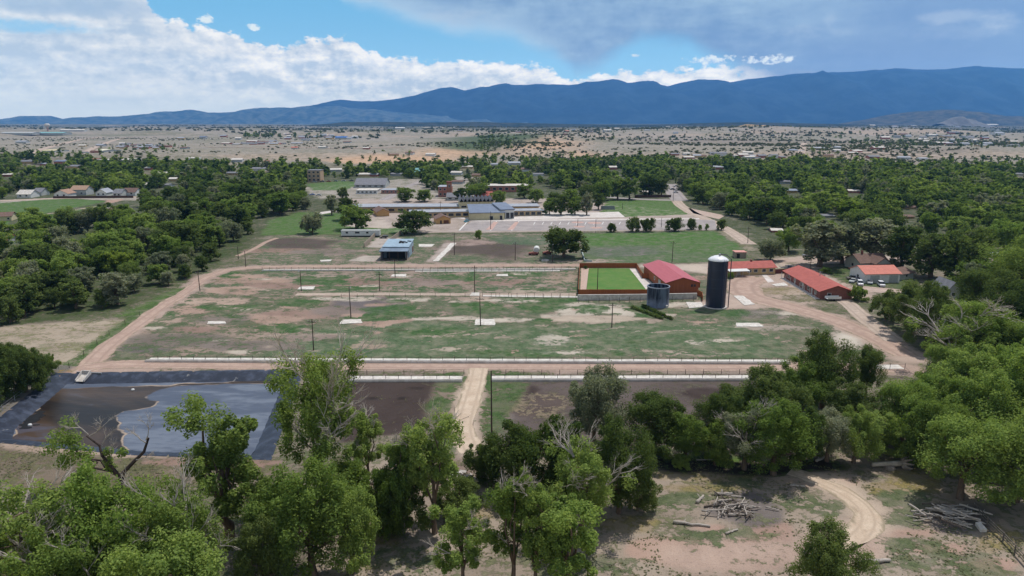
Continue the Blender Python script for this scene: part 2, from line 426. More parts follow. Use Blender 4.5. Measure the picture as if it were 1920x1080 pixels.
for l, w_, c in (([(160, 698), (178, 672), (215, 638), (262, 606), (310, 570), (352, 545), (390, 517), (425, 506), (470, 501), (560, 499.5), (1085, 497)], 7.4, S(196, 160, 138)), ([(150, 690), (420, 684), (900, 686), (1500, 688), (1700, 692)], 7.6, S(198, 160, 136)), ([(893, 692), (888, 715), (880, 745), (874, 780), (870, 815), (884, 850)], 5.6, S(214, 182, 150)), ([(1700, 668), (1640, 632), (1560, 598), (1470, 572), (1400, 555)], 11, S(200, 164, 140))):
    line(l, w_, c, None, .12, f=3)
# left clearing and pond surrounds
paint([(-120, 690), (-120, 622), (130, 604), (240, 600), (190, 660), (120, 690), (40, 700)], S(186, 162, 130), S(134, 132, 96), .42, f=4)
paint([(200, 598), (250, 575), (340, 540), (330, 560), (260, 590)], None, S(84, 116, 50), .95, f=3)
line([(125, 690), (200, 630), (260, 590), (350, 540)], 4, None, S(84, 112, 56), .85, f=2)
line([(0, 775), (110, 700)], 6, S(178, 136, 66), S(160, 130, 62), .5, f=2); line([(-10, 800), (60, 745), (125, 700)], 3, S(204, 150, 116), None, .05)
line([(-40, 830), (0, 760), (110, 692)], 6, S(132, 124, 112), None, .2, f=2)
paint([(-120, 840), (0, 832), (250, 850), (520, 865), (560, 900), (300, 920), (-120, 900)], S(138, 116, 90), S(110, 108, 76), .5, f=4)
paint([(0, 826), (120, 832), (250, 846), (500, 852), (500, 862), (240, 858), (0, 842)], S(196, 162, 132), None, .2, f=1.5)
blob(400, 868, 120, 10, S(172, 130, 106), None, .25); blob(380, 890, 90, 16, S(150, 126, 100), S(122, 116, 84), .5)
# foreground
paint([(640, 1300), (560, 940), (700, 860), (900, 850), (1250, 870), (1700, 850), (2100, 860), (2100, 1300)], S(176, 152, 126), S(116, 118, 88), .38, f=6)
paint([(640, 940), (760, 860), (850, 850), (900, 880), (760, 950), (690, 980)], S(160, 130, 108), S(120, 112, 84), .3, f=3)
for (cx, cy, rx, ry) in ((1330, 892, 110, 12), (1720, 900, 60, 26), (1670, 915, 70, 14), (1320, 915, 80, 8), (1870, 1010, 40, 26), (720, 1010, 40, 14), (900, 960, 50, 14), (1180, 985, 50, 16), (700, 1060, 30, 10)):
    blob(cx, cy, rx, ry, S(172, 146, 96), S(150, 134, 80), .55, a=.85)
for (cx, cy, rx, ry) in ((1330, 1040, 160, 30), (1250, 1030, 70, 26), (1450, 1000, 50, 20), (1760, 1030, 60, 12), (1700, 1000, 60, 10), (1850, 1060, 60, 12), (1330, 990, 30, 8), (1560, 905, 50, 10)):
    blob(cx, cy, rx, ry, S(196, 150, 124), None, .16)
for (cx, cy, rx, ry) in ((1555, 955, 36, 16), (1500, 940, 50, 14), (1400, 905, 60, 10), (1700, 960, 70, 26), (1680, 1040, 100, 40), (1340, 1010, 80, 18), (1820, 1060, 60, 24), (1700, 930, 60, 14), (1150, 1060, 80, 22), (760, 1050, 80, 26), (1280, 940, 60, 16)):
    blob(cx, cy, rx, ry, None, S(98, 110, 76), .68)
line([(1470, 884), (1530, 898), (1580, 920), (1622, 950), (1630, 980), (1608, 1010), (1570, 1030)], 6.5, S(214, 182, 150), None, .1, f=3.5); line([(1600, 1012), (1530, 1035), (1400, 1045), (1270, 1040)], 7, S(206, 166, 140), None, .12, f=5)
blob(1430, 1030, 60, 16, S(208, 168, 142), None, .1)
blob(1400, 955, 85, 30, S(132, 118, 112), None, .25); blob(1800, 975, 80, 30, S(128, 114, 106), None, .25)
paint([(1225, 862), (1300, 850), (1420, 848), (1450, 872), (1300, 882)], S(110, 100, 70), S(92, 122, 48), .8, f=3)
line([(1120, 850), (1260, 872), (1420, 880), (1560, 872)], 5, S(70, 60, 50), S(84, 104, 50), .35, f=2)

# sun bleached ground: less colour in the soil than in the palette
for A_, k_ in ((SOIL, .42), (GRASS, .2)):
    lum = A_ @ np.array([.3, .55, .15]); A_ += (lum[:, None] * np.array([1.0, .985, .95]) - A_) * k_
# ------------------------------------------------------------------ pond hole
RIM = [(-260, 925), (-10, 797), (60, 748), (112, 704), (170, 697), (545, 695), (556, 712), (520, 806), (500, 856), (250, 846), (90, 833), (0, 826), (-120, 836)]
RIMG = gxy([(108, 702), (545, 695), (556, 712), (500, 858), (250, 849), (90, 834), (-20, 824), (-10, 797)])
idx = np.nonzero((np.abs(XX) < 220) & (YY > 90) & (YY < 260))[0]
sd = sdf(RIMG, XX[idx], YY[idx]); ZZ[idx] -= 3.2 * smooth(.2, 3.0, -sd)
gq = np.arange(N0).reshape(len(ys), NT)
Q = np.stack([gq[:-1, :-1], gq[:-1, 1:], gq[1:, 1:], gq[1:, :-1]], -1).reshape(-1, 4)

def ground_mat():
    m, nt, p = new_mat('ground_soil')
    v = wpos(nt); soil = attr(nt, 'soil', 'Color'); grass = attr(nt, 'grass', 'Color'); g = attr(nt, 'cover')
    big = noise(nt, v, .011, 5, .6); mid = noise(nt, v, .085, 6, .66, .4); fine = noise(nt, v, .75, 5, .7); vf = noise(nt, v, 4.5, 3, .6)
    far = noise(nt, v, .0032, 8, .72)
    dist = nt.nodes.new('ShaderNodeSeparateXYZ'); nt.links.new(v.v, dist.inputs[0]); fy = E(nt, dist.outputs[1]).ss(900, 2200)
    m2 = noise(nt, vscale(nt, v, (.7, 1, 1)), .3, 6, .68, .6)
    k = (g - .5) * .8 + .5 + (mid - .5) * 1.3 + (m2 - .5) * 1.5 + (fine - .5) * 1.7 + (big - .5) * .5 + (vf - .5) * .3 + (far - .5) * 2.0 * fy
    msk = k.ss(.42, .58)
    so = mix(nt, (mid.ss(.3, .7)), soil, mix(nt, 1.0, soil, (.74, .72, .72), 'MULTIPLY'))
    so = mix(nt, fine.ss(.55, .75) * .5, so, mix(nt, 1.0, soil, (1.22, 1.2, 1.18), 'MULTIPLY'))
    so = mix(nt, noise(nt, v, 1.9, 4, .7).ss(.56, .66) * .5, so, mix(nt, 1.0, so, (.62, .64, .62), 'MULTIPLY'))
    so = mix(nt, vf.ss(.25, .5), mix(nt, 1.0, so, (.78, .78, .8), 'MULTIPLY'), so)
    gr = mix(nt, fine.ss(.3, .7), mix(nt, 1.0, grass, (.54, .62, .5), 'MULTIPLY'), mix(nt, 1.0, grass, (1.3, 1.22, 1.14), 'MULTIPLY'))
    tuft = noise(nt, v, 1.7, 4, .7); gr = mix(nt, tuft.ss(.54, .66) * .65, gr, mix(nt, 1.0, gr, (.5, .58, .48), 'MULTIPLY'))
    gr = mix(nt, (noise(nt, v, .22, 5, .65).ss(.42, .66)) * .8, gr, mix(nt, .55, grass, soil))
    gr = mix(nt, vf.ss(.3, .6), mix(nt, 1.0, gr, (.7, .74, .7), 'MULTIPLY'), gr)
    setin(nt, p.inputs['Base Color'], mix(nt, msk, so, gr)); p.inputs['Roughness'].default_value = .95; p.inputs['Specular IOR Level'].default_value = .1
    bump(nt, p, fine * .7 + vf * .3 + msk * .35, .6, .35)
    return m
one = np.ones((N0, 1))
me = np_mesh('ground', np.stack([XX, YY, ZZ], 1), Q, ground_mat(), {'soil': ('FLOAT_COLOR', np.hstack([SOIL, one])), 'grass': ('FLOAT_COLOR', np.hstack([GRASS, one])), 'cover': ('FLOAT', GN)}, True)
tag(link('ground', me), kind='structure')

# ------------------------------------------------------------------ flat sheets: roads, tracks, slabs
def gz(x, y): return float(terr(x, y)) if y > 1000 else 0.0

def ribbon(name, px, w, m, z=.012, jit=.35, step=None, w2=None, label=None, seed=1):
    P = [G(*p) for p in px]; L = []
    for a, b in zip(P[:-1], P[1:]):
        n = max(1, int((b - a).length / (step or max(1.2, .008 * a.y)))); L += [a.lerp(b, k / n) for k in range(n)]
    L.append(P[-1])
    for _ in range(12): L = [L[0]] + [L[i] * .5 + (L[i - 1] + L[i + 1]) * .25 for i in range(1, len(L) - 1)] + [L[-1]]
    vs = []; fs = []
    for i, p in enumerate(L):
        d = (L[min(i + 1, len(L) - 1)] - L[max(i - 1, 0)]).normalized(); nn = Vector((-d.y, d.x, 0)); ww = (w + ((w2 or w) - w) * i / (len(L) - 1)) / 2
        row = [-1, -.75, -.5, -.25, 0, .25, .5, .75, 1]
        for r in row:
            j = jit * (2 * float(fbm(i * .21 + r * 3.1, r * 7.7 + seed, seed, 3)) - 1) * 1.6 if abs(r) == 1 else 0
            q = p + nn * (r * ww + j); vs.append((q.x, q.y, gz(q.x, q.y) + z))
    for i in range(len(L) - 1):
        for k in range(8): fs.append((i * 9 + k, i * 9 + k + 1, i * 9 + 10 + k, i * 9 + 9 + k))
    o = raw_obj(name, vs, fs, m); o.data.attributes.new('across', 'FLOAT', 'POINT').data.foreach_set('value', np.tile(np.abs(np.linspace(-1, 1, 9)), len(L)).astype(np.float32)); tag(o, kind='structure'); return o

def sheet(name, px, m, z=.012, jit=0.0, metres=None, kind='structure', thick=None):
    P = [Vector((*q, 0)) for q in metres] if metres else [G(*p) for p in px]
    pts = []
    for i, a in enumerate(P):
        b = P[(i + 1) % len(P)]; n = max(1, int((b - a).length / 1.5)) if jit else 1
        for k in range(n):
            q = a.lerp(b, k / n); d = (b - a).normalized()
            if jit and k: q = q + Vector((-d.y, d.x, 0)) * jit * (2 * float(fbm(q.x * .4, q.y * .4, 5, 3)) - 1) * 1.5
            pts.append(q)
    tri = tessellate_polygon([[Vector((q.x, q.y, 0)) for q in pts]])
    n = len(pts)
    if not thick:
        o = raw_obj(name, [(q.x, q.y, gz(q.x, q.y) + z) for q in pts], tri, m)
    else:
        c = sum(pts, Vector()) / n
        vs = [(q.x - c.x, q.y - c.y, z) for q in pts] + [(q.x - c.x, q.y - c.y, -.05) for q in pts]
        o = raw_obj(name, vs, [tuple(t) for t in tri] + [(k, (k + 1) % n, n + (k + 1) % n, n + k) for k in range(n)], m); o.location = (c.x, c.y, 0)
    bm = bmesh.new(); bm.from_mesh(o.data); bmesh.ops.recalc_face_normals(bm, faces=bm.faces)
    if not thick and bm.faces and sum(f.normal.z for f in bm.faces) < 0: bmesh.ops.reverse_faces(bm, faces=bm.faces)
    bm.to_mesh(o.data); bm.free()
    if kind: tag(o, kind=kind)
    return o

def track_mat(name, c, c2, sc=.35):
    m, nt, p = new_mat(name); v = wpos(nt)
    a = noise(nt, v, sc, 6, .65, .3); b = noise(nt, v, 3.5, 3, .6); e = noise(nt, vscale(nt, v, (1, .25, 1)), .9, 4, .6)
    cc = mix(nt, a.ss(.3, .7), c2, c); cc = mix(nt, e.ss(.55, .75) * .45, cc, tuple(x * .72 for x in c2)); cc = mix(nt, b.ss(.3, .6), mix(nt, 1.0, cc, (.84, .84, .85), 'MULTIPLY'), cc)
    ac = attr(nt, 'across'); rut = (1.0 - (ac - .5).f('ABSOLUTE').ss(.0, .22)) * a.ss(.3, .55) * .55; cc = mix(nt, rut, cc, tuple(x * .7 for x in c2))
    cc = mix(nt, (ac + (e - .5) * .9).ss(.8, 1.05) * .75, cc, S(140, 130, 108))
    setin(nt, p.inputs['Base Color'], cc); p.inputs['Roughness'].default_value = .95; p.inputs['Specular IOR Level'].default_value = .1
    bump(nt, p, b, .4, .1); return m
M_TRK = track_mat('dirt_track_soil', S(198, 172, 156), S(176, 150, 136)); M_TRK2 = track_mat('sandy_track_soil', S(220, 200, 178), S(200, 178, 156)); M_TRK3 = track_mat('yard_soil', S(204, 182, 168), S(184, 162, 150))
M_ASPH = track_mat('worn_asphalt', S(182, 172, 168), S(160, 152, 150), .12); M_CONC = track_mat('pale_concrete', S(234, 226, 220), S(206, 196, 188), .3); M_GRAV = track_mat('gravel_lane', S(206, 186, 170), S(182, 164, 150)); M_PAINT = mat('white_line_paint', (.75, .73, .7))

ribbon('dirt_track', [(160, 698), (178, 672), (215, 638), (262, 606), (310, 570), (352, 545), (390, 517), (425, 506), (470, 501), (560, 499.5), (800, 499), (1085, 497)], 5.6, M_TRK, .014, .8, w2=4.4)
ribbon('dirt_track', [(150, 690), (215, 682), (420, 684), (640, 686), (900, 686), (1200, 687), (1500, 688), (1700, 692)], 6.0, M_TRK, .02, .5)
ribbon('dirt_track', [(897, 690), (893, 715), (884, 745), (873, 780), (868, 812), (886, 848)], 4.6, M_TRK2, .026, .7, w2=4.8)
ribbon('dirt_track', [(1700, 668), (1640, 632), (1560, 598), (1470, 572), (1400, 555), (1390, 530), (1420, 520)], 6.5, M_TRK, .014, .7, w2=14)
ribbon('dirt_track', [(1480, 884), (1530, 898), (1580, 920), (1626, 950), (1636, 980), (1610, 1012), (1556, 1036)], 2.8, M_TRK2, .014, 1.3, w2=4.2)
ribbon('dirt_track', [(445, 480), (475, 468), (500, 452), (520, 446)], 2.4, M_TRK, .014, .5)
ribbon('gravel_lane', [(1680, 640), (1625, 600), (1590, 570), (1560, 545), (1535, 525), (1500, 505), (1460, 493)], 6, M_GRAV, .018, .5)
ribbon('gravel_lane', [(1440, 490), (1540, 486), (1700, 487), (1860, 493)], 9, M_TRK3, .022, .6)
ribbon('gravel_lane', [(1600, 540), (1650, 543), (1690, 548)], 9, M_TRK3, .014, .4)
ribbon('gravel_lane', [(555, 552), (700, 551), (900, 552), (1080, 552)], 4.0, M_GRAV, .014, .3)
ribbon('paved_road', [(1265, 372), (1275, 385), (1295, 398), (1335, 416), (1375, 437), (1405, 458)], 8, M_GRAV, .014, .3)
ribbon('paved_road', [(1130, 369), (1200, 374), (1290, 376)], 9, M_ASPH, .018, .2)
ribbon('paved_road', [(1254, 345), (1262, 360), (1275, 376)], 14, M_ASPH, .022, .2)
ribbon('paved_road', [(720, 375), (760, 352), (800, 335)], 9, M_ASPH, .014, .2)
ribbon('paved_road', [(60, 290), (110, 272), (150, 262), (190, 257)], 16, M_GRAV, .5, 1)
ribbon('paved_road', [(150, 290), (200, 268), (235, 258), (290, 255)], 14, M_GRAV, .5, 1)
ribbon('paved_road', [(1500, 300), (1503, 290), (1505, 280), (1508, 268)], 12, M_GRAV, .5, 1)
ribbon('paved_road', [(380, 276), (520, 277), (640, 279), (760, 276)], 12, M_GRAV, .5, 1)
ribbon('paved_road', [(1530, 288), (1700, 290), (1930, 296)], 12, M_GRAV, .5, 1)
ribbon('paved_road', [(-40, 378), (120, 371.5), (270, 369)], 10, M_GRAV, .018, .3)
sheet('parking_lot', [(858, 433), (886, 414), (1060, 411), (1340, 412), (1345, 431)], M_ASPH, .018)
sheet('parking_lot', [(1290, 390), (1360, 404), (1348, 411), (1300, 400)], M_TRK3, .014)
sheet('path', [(905, 413), (1000, 403), (1010, 398), (1085, 399), (1160, 397), (1172, 407), (1050, 410)], M_CONC, .024)
sheet('path', [(880, 414), (905, 412.5), (1310, 409), (1312, 411), (905, 415)], M_CONC, .03)
sheet('path', [(850, 408), (850, 403), (882, 404), (882, 412)], M_CONC, .024)
sheet('path', [(590, 399), (630, 394), (638, 396), (600, 402)], M_CONC, .014)
sheet('path', [(1440, 530), (1428, 515), (1437, 515), (1452, 528)], M_CONC, .03)
for a in ((860, 876), (918, 930), (958, 972)): sheet('parking_line', [(a[0], 432), (a[1], 415), (a[1] + 2, 415), (a[0] + 2.5, 432)], M_PAINT, .024)
for k in range(14): sheet('parking_line', [(1000 + k * 16, 421), (1003 + k * 16, 416), (1004 + k * 16, 416), (1001.2 + k * 16, 421)], M_PAINT, .024)
M_WALK = mat('red_walk', S(206, 170, 158), None, .4)
for a in ((915, 924), (955, 963)): sheet('path', [(a[0] - 4, 431), (a[0] + 11, 416), (a[1] + 10, 416), (a[1] - 1, 431)], M_WALK, .03)
for (cx, cy, rx, ry) in ((1083, 417, 12, 1.6), (1115, 418, 14, 1.8), (1086, 425, 11, 1.6), (1118, 427, 12, 1.6)):
    sheet('path', [(cx + rx * math.cos(t), cy + ry * math.sin(t)) for t in np.linspace(0, 2 * PI, 12, endpoint=False)], M_WALK, .03)
# enclosure lawn and its stone border
sheet('path', [(1088, 545), (1090, 503), (1104, 503), (1099, 545)], mat('stone_border', S(206, 180, 164), None, 1.2), .014)
sheet('path', [(1180, 504), (1193, 504), (1206, 519), (1222, 530), (1210, 545), (1190, 517)], M_CONC, .016)
M_LAWN = mat('mown_lawn', S(80, 124, 48), S(112, 132, 66), .16, obj=False)
sheet('lawn', [(1100, 545), (1104, 503.5), (1180, 503.5), (1192, 518), (1213, 545)], M_LAWN, .03)

# ------------------------------------------------------------------ pond
def inset(poly, d):
    n = len(poly); out = []
    A = sum(poly[i][0] * poly[(i + 1) % n][1] - poly[(i + 1) % n][0] * poly[i][1] for i in range(n)); sg = 1 if A > 0 else -1
    for i in range(n):
        p0, p1, p2 = (Vector(poly[(i + k) % n]) for k in (-1, 0, 1))
        e1 = (p1 - p0).normalized(); e2 = (p2 - p1).normalized()
        n1 = Vector((-e1.y, e1.x)) * sg; n2 = Vector((-e2.y, e2.x)) * sg; b = (n1 + n2).normalized()
        out.append(tuple(p1 + b * (d / max(.35, b.dot(n1)))))
    return out
def densify(poly, s=2.0):
    out = []
    for i, a in enumerate(poly):
        a = Vector(a); b = Vector(poly[(i + 1) % len(poly)]); n = max(1, int((b - a).length / s)); out += [tuple(a.lerp(b, k / n)) for k in range(n)]
    return out
def liner_mat():
    m, nt, p = new_mat('black_liner'); v = wpos(nt)
    f = noise(nt, vscale(nt, v, (1, .12, 1)), .9, 4, .6); g = noise(nt, v, .5, 4, .6)
    c = mix(nt, g.ss(.4, .75), S(46, 52, 66), S(74, 82, 100)); c = mix(nt, f.ss(.66, .72) * .6, c, S(150, 150, 150))
    setin(nt, p.inputs['Base Color'], c); p.inputs['Roughness'].default_value = .5; bump(nt, p, f, .5, .2); return m
r0 = densify(inset(RIMG, -1.2)); r1 = densify(RIMG)
ring = [inset(RIMG, -1.0), inset(RIMG, .3), inset(RIMG, 4.2)]
zr = [.03, .06, -1.75]; vs = []; fs = []
ND = 26
for rg, z in zip(ring, zr):
    for i, a in enumerate(rg):
        a = Vector(a); b = Vector(rg[(i + 1) % len(rg)])
        for k in range(ND): q = a.lerp(b, k / ND); vs.append((q.x, q.y, z + .05 * math.sin(k * 2.4 + i)))
n = ND * len(RIMG)
for j in range(2):
    for k in range(n): fs.append((j * n + k, j * n + (k + 1) % n, (j + 1) * n + (k + 1) % n, (j + 1) * n + k))
pl = raw_obj('pond_liner', vs, fs, liner_mat(), None, True)
tag(pl, 'black plastic liner lining the sloping banks of the waste water pond', 'liner')
def water_mat():
    m, nt, p = new_mat('pond_water'); v = wpos(nt)
    n1 = noise(nt, vscale(nt, v, (.35, 1, 1)), .05, 6, .6, .8); n2 = noise(nt, vscale(nt, v, (.3, 1, 1)), .22, 5, .6, .5); rp = noise(nt, vscale(nt, v, (.25, 1, 1)), 1.0, 4, .6)
    sh = attr(nt, 'shallow')
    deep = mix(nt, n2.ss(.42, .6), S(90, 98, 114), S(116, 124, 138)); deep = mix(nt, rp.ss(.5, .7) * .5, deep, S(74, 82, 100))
    mud = mix(nt, n1.ss(.38, .58), S(40, 35, 33), S(84, 68, 56)); mud = mix(nt, (n1 * .5 + n2 * .5).ss(.53, .6) * .5, mud, S(92, 98, 116)); mud = mix(nt, rp.ss(.55, .7) * .35, mud, S(66, 56, 48))  # blue grey patches paint a sheen into the mud colour
    k = sh + (n2 - .5) * .12
    c = mix(nt, k.ss(.46, .5), deep, mud); c = mix(nt, k.ss(.468, .485) * (1.0 - k.ss(.487, .505)) * n2.ss(.38, .58), c, S(176, 156, 136))
    setin(nt, p.inputs['Base Color'], c); setin(nt, p.inputs['Roughness'], .5 - .2 * k.ss(.46, .5)); p.inputs['Specular IOR Level'].default_value = .1
    bump(nt, p, rp, .25, .12); return m
wp = inset(RIMG, 3.2); xs = [q[0] for q in wp]; y_ = [q[1] for q in wp]
gx = np.arange(min(xs), max(xs), .8); gy_ = np.arange(min(y_), max(y_), .8); wx, wy = np.meshgrid(gx, gy_)
mudp = gxy([(60, 850), (5, 822), (100, 720), (530, 704), (538, 706), (420, 709), (340, 712), (296, 724), (268, 734), (292, 742), (285, 748), (236, 760), (216, 768), (228, 782), (214, 794), (222, 815), (240, 850)])
shl = .5 - sdf(mudp, wx.ravel(), wy.ravel()) * .05 - .22 * (fbm(wx.ravel() / 8, wy.ravel() / 4, 8, 5) - .5)
rgt = gxy([(556, 700), (545, 740), (525, 800), (515, 852)]); shl = np.maximum(shl, .56 - .05 * ldist(rgt, wx.ravel(), wy.ravel()))
ii = np.arange(wx.size).reshape(wx.shape); Qw = np.stack([ii[:-1, :-1], ii[:-1, 1:], ii[1:, 1:], ii[1:, :-1]], -1).reshape(-1, 4)
cx = wx.ravel()[Qw].mean(1); cy = wy.ravel()[Qw].mean(1); Qw = Qw[sdf(inset(RIMG, 2.6), cx, cy) < 0]
me = np_mesh('pond_water', np.stack([wx.ravel(), wy.ravel(), np.full(wx.size, -1.35)], 1), Qw, water_mat(), {'shallow': ('FLOAT', shl)})
tag(link('pond_water', me), kind='structure')
# ------------------------------------------------------------------ buildings
M_GLASS = mat('dark_glass', (.02, .025, .03), (.03, .035, .04), 1, .12, 0, .5)
M_FRAME = mat('white_frame', (.62, .62, .6)); M_DARK = mat('dark_opening', (.03, .03, .032)); M_WHITE = mat('white_siding', (.66, .66, .64), (.55, .55, .54), .8, .6)
M_REDROOF = mat('rose_red_metal_roof', S(196, 104, 112), S(178, 88, 98), .5, .55, 0, .3, 0, (6, .3, 1)); M_ORROOF = mat('coral_shingle_roof', S(190, 106, 96), S(166, 88, 80), .7, .8)
M_ORROOF2 = mat('faded_coral_roof', S(222, 140, 124), S(200, 122, 106), .7, .8)
M_BARN = mat('rust_red_siding', S(178, 106, 72), S(152, 88, 60), .6, .8, 0, .2, 0, (5, 5, .3)); M_BRICK = mat('red_brick', S(150, 98, 86), S(118, 76, 70), 1.4); M_TANW = mat('tan_wall', S(214, 186, 138), S(196, 168, 122), .5)
M_OCHRE = mat('ochre_wall', S(226, 180, 122), S(204, 158, 104), .6); M_BRROOF = mat('brown_shingle_roof', S(132, 106, 96), S(108, 86, 78), .8); M_GRROOF = mat('grey_flat_roof', S(176, 180, 188), S(150, 154, 164), .25, .75)
M_GYROOF = mat('grey_shingle_roof', S(140, 140, 146), S(112, 112, 118), .6); M_BLUEROOF = mat('slate_blue_metal_roof', S(124, 136, 158), S(104, 114, 136), .25, .5, 0, .4); M_CREAM = mat('cream_block_wall', S(216, 206, 168), S(196, 184, 148), .4)
M_BLUESH = mat('pale_blue_sheet', S(168, 192, 208), S(134, 152, 170), .45, .5, 0, .4); M_GREYW = mat('pale_grey_wall', S(196, 200, 198), S(176, 178, 176), .6); M_WOOD = mat('weathered_boards', S(176, 162, 146), S(140, 126, 112), .9, .9, 0, .15, 0, (1, 1, 4))
M_FENCE = mat('orange_brown_boards', S(176, 104, 62), S(146, 84, 52), .9, .85, 0, .2, 0, (4, 4, .3)); M_POLE = mat('weathered_pole_wood', S(92, 78, 70), S(70, 58, 54), 1.2); M_STEEL = mat('galvanised_steel', (.36, .37, .39), (.28, .29, .31), 1.5, .5, .3)
M_CONCW = mat('pale_concrete_wall', S(228, 222, 216), S(186, 178, 170), .6, .85); M_SLAB = mat('white_slab', S(232, 226, 218), S(178, 168, 158), .8); M_TRIM = mat('pale_trim', (.5, .49, .47))
M_TEAL = mat('teal_metal_roof', S(140, 190, 190), S(116, 168, 170), .3); M_BRICKT = mat('salmon_brick', S(190, 128, 110), S(160, 104, 92), .5); M_STONE = mat('buff_stone_wall', S(206, 176, 146), S(180, 150, 124), .4)

KEEPBOX = []
def root_at(name, label, cat, p0, p1, group=None, kind=None):
    if not isinstance(p0, Vector) and not isinstance(p1, Vector): KEEPBOX.append((min(p0[0], p1[0]), max(p0[0], p1[0]), max(p0[1], p1[1]), 8))
    a = G(*p0) if not isinstance(p0, Vector) else p0; b = G(*p1) if not isinstance(p1, Vector) else p1
    t = tag(empty(name, a, math.atan2(b.y - a.y, b.x - a.x)), label, cat, group); return t, (b - a).xy.length

def gable(root, w, d, h, rise, ridge='x', wallm=M_WHITE, roofm=M_GYROOF, over=.45, thick=.16, wall='wall', z0=0):
    mb = MB()
    if ridge == 'x': mb.extrude([(0, z0), (d, z0), (d, z0 + h), (d / 2, z0 + h + rise), (0, z0 + h)], 0, w, 'x')
    else: mb.extrude([(0, z0), (w, z0), (w, z0 + h), (w / 2, z0 + h + rise), (0, z0 + h)], 0, d, 'y')
    wl = mb.build(wall, wallm, root)
    s = d if ridge == 'x' else w; sl = rise / (s / 2); e = over * sl
    prof = [(-over, z0 + h - e + .03), (s / 2, z0 + h + rise + .03), (s + over, z0 + h - e + .03), (s + over, z0 + h - e + thick), (s / 2, z0 + h + rise + thick + .02), (-over, z0 + h - e + thick)]
    rf = MB().extrude(prof, -over, (w if ridge == 'x' else d) + over, ridge).build('roof', roofm, root)
    return wl, rf

def flat(root, w, d, h, wallm, roofm, over=.5, thick=.35, x0=0, y0=0, z0=0, wall='wall', roof='roof', slope=0):
    wl = MB().extrude([(y0, z0), (y0 + d, z0), (y0 + d, z0 + h + slope), (y0, z0 + h)], x0, x0 + w, 'x').build(wall, wallm, root)
    s = slope / d
    rf = MB().extrude([(y0 - over, z0 + h + .01 - s * over), (y0 + d + over, z0 + h + slope + .01 + s * over), (y0 + d + over, z0 + h + slope + thick), (y0 - over, z0 + h + thick - s * over)], x0 - over, x0 + w + over, 'x').build(roof, roofm, root)
    return wl, rf

def opening(root, w, d, side, c, z, ww, hh, name='window', fm=None, gm=None, y0=0):
    """A framed window or door on one side; its pane is a sub-part. c: along the wall."""
    fm = fm or M_FRAME; gm = gm or (M_GLASS if name == 'window' else M_TRIM); f = .12; o = .06
    def bx(a0, a1, z0, z1, p0, p1):
        return {'front': (a0, a1, y0 - p1, y0 - p0, z0, z1), 'back': (a0, a1, d + p0, d + p1, z0, z1), 'left': (-p1, -p0, a0, a1, z0, z1), 'right': (w + p0, w + p1, a0, a1, z0, z1)}[side]
    fr = MB()
    for q in ((c - ww / 2 - f, c - ww / 2, z, z + hh), (c + ww / 2, c + ww / 2 + f, z, z + hh), (c - ww / 2 - f, c + ww / 2 + f, z + hh, z + hh + f)) + (((c - ww / 2 - f, c + ww / 2 + f, z - f, z),) if name == 'window' else ()):
        fr.box(*bx(*q, -.02, o))
    fo = fr.build(name, fm, root)
    MB().box(*bx(c - ww / 2, c + ww / 2, z, z + hh, -.02, .025)).build('pane' if name == 'window' else 'door_leaf', gm, fo)
    return fo

def chimney(roof, x, y, z0, z1, s=.5, m=None): return MB().box(x - s / 2, x + s / 2, y - s / 2, y + s / 2, z0, z1).build('chimney', m or M_BRICK, roof)

# --- tall blue silo
P = G(1341, 575); t = tag(empty('silo', P), 'tall dark blue cylindrical silo with a white domed roof beside the red barn', 'silo')
r = 18.0 * px_m(P); H = top_z(P, 487)
def silo_mat(nm, c, c2):
    m, nt, p = new_mat(nm); v = opos(nt); s = nt.nodes.new('ShaderNodeSeparateXYZ'); nt.links.new(v.v, s.inputs[0]); z = E(nt, s.outputs[2])
    n = noise(nt, vscale(nt, v, (1, 1, .1)), .9, 5, .6); seam = (z * .72).f('FRACT').ss(.93, .97)
    cc = mix(nt, n.ss(.35, .75), c, c2); cc = mix(nt, seam * .35, cc, tuple(min(.8, q * 2.0) for q in c)); setin(nt, p.inputs['Base Color'], cc); p.inputs['Roughness'].default_value = .32; p.inputs['Specular IOR Level'].default_value = .5
    return m
MB().lathe([(r, 0), (r, H)], 40).build('body', silo_mat('dark_blue_enamel', S(24, 33, 58), S(34, 45, 74)), t, True)
for k in range(1, 4): MB().lathe([(r + .01, H * (1 - k * .19) - .06), (r + .05, H * (1 - k * .19) - .06), (r + .05, H * (1 - k * .19) + .06), (r + .01, H * (1 - k * .19) + .06)], 40).build('hoop', mat('blue_grey_steel', S(72, 82, 104)), t)
MB().lathe([(r + .12, H - .1), (r + .12, H + .15), (r * .8, H + .75), (r * .45, H + 1.25), (r * .12, H + 1.5), (.02, H + 1.52)], 40).build('roof', mat('white_enamel', (.78, .78, .8), (.7, .7, .74), .5, .4), t, True)
MB().cyl((r * .05, -r * .2, H + 1.3), (r * .05, -r * .2, H + 2.2), .35, .3, 10).build('roof_vent', M_STEEL, t)
lad = MB()
a_ = -1.15
for s in (-.28, .28): lad.cyl(((r + .3) * math.cos(a_) + s, (r + .3) * math.sin(a_), 0), ((r + .3) * math.cos(a_) + s, (r + .3) * math.sin(a_), H + .6), .05, None, 5)
for k in range(int(H / .6)): lad.box((r + .3) * math.cos(a_) - .28, (r + .3) * math.cos(a_) + .28, (r + .3) * math.sin(a_) - .03, (r + .3) * math.sin(a_) + .03, .4 + k * .6, .45 + k * .6)
lad.build('ladder', mat('ladder_steel', S(96, 106, 128)), t)
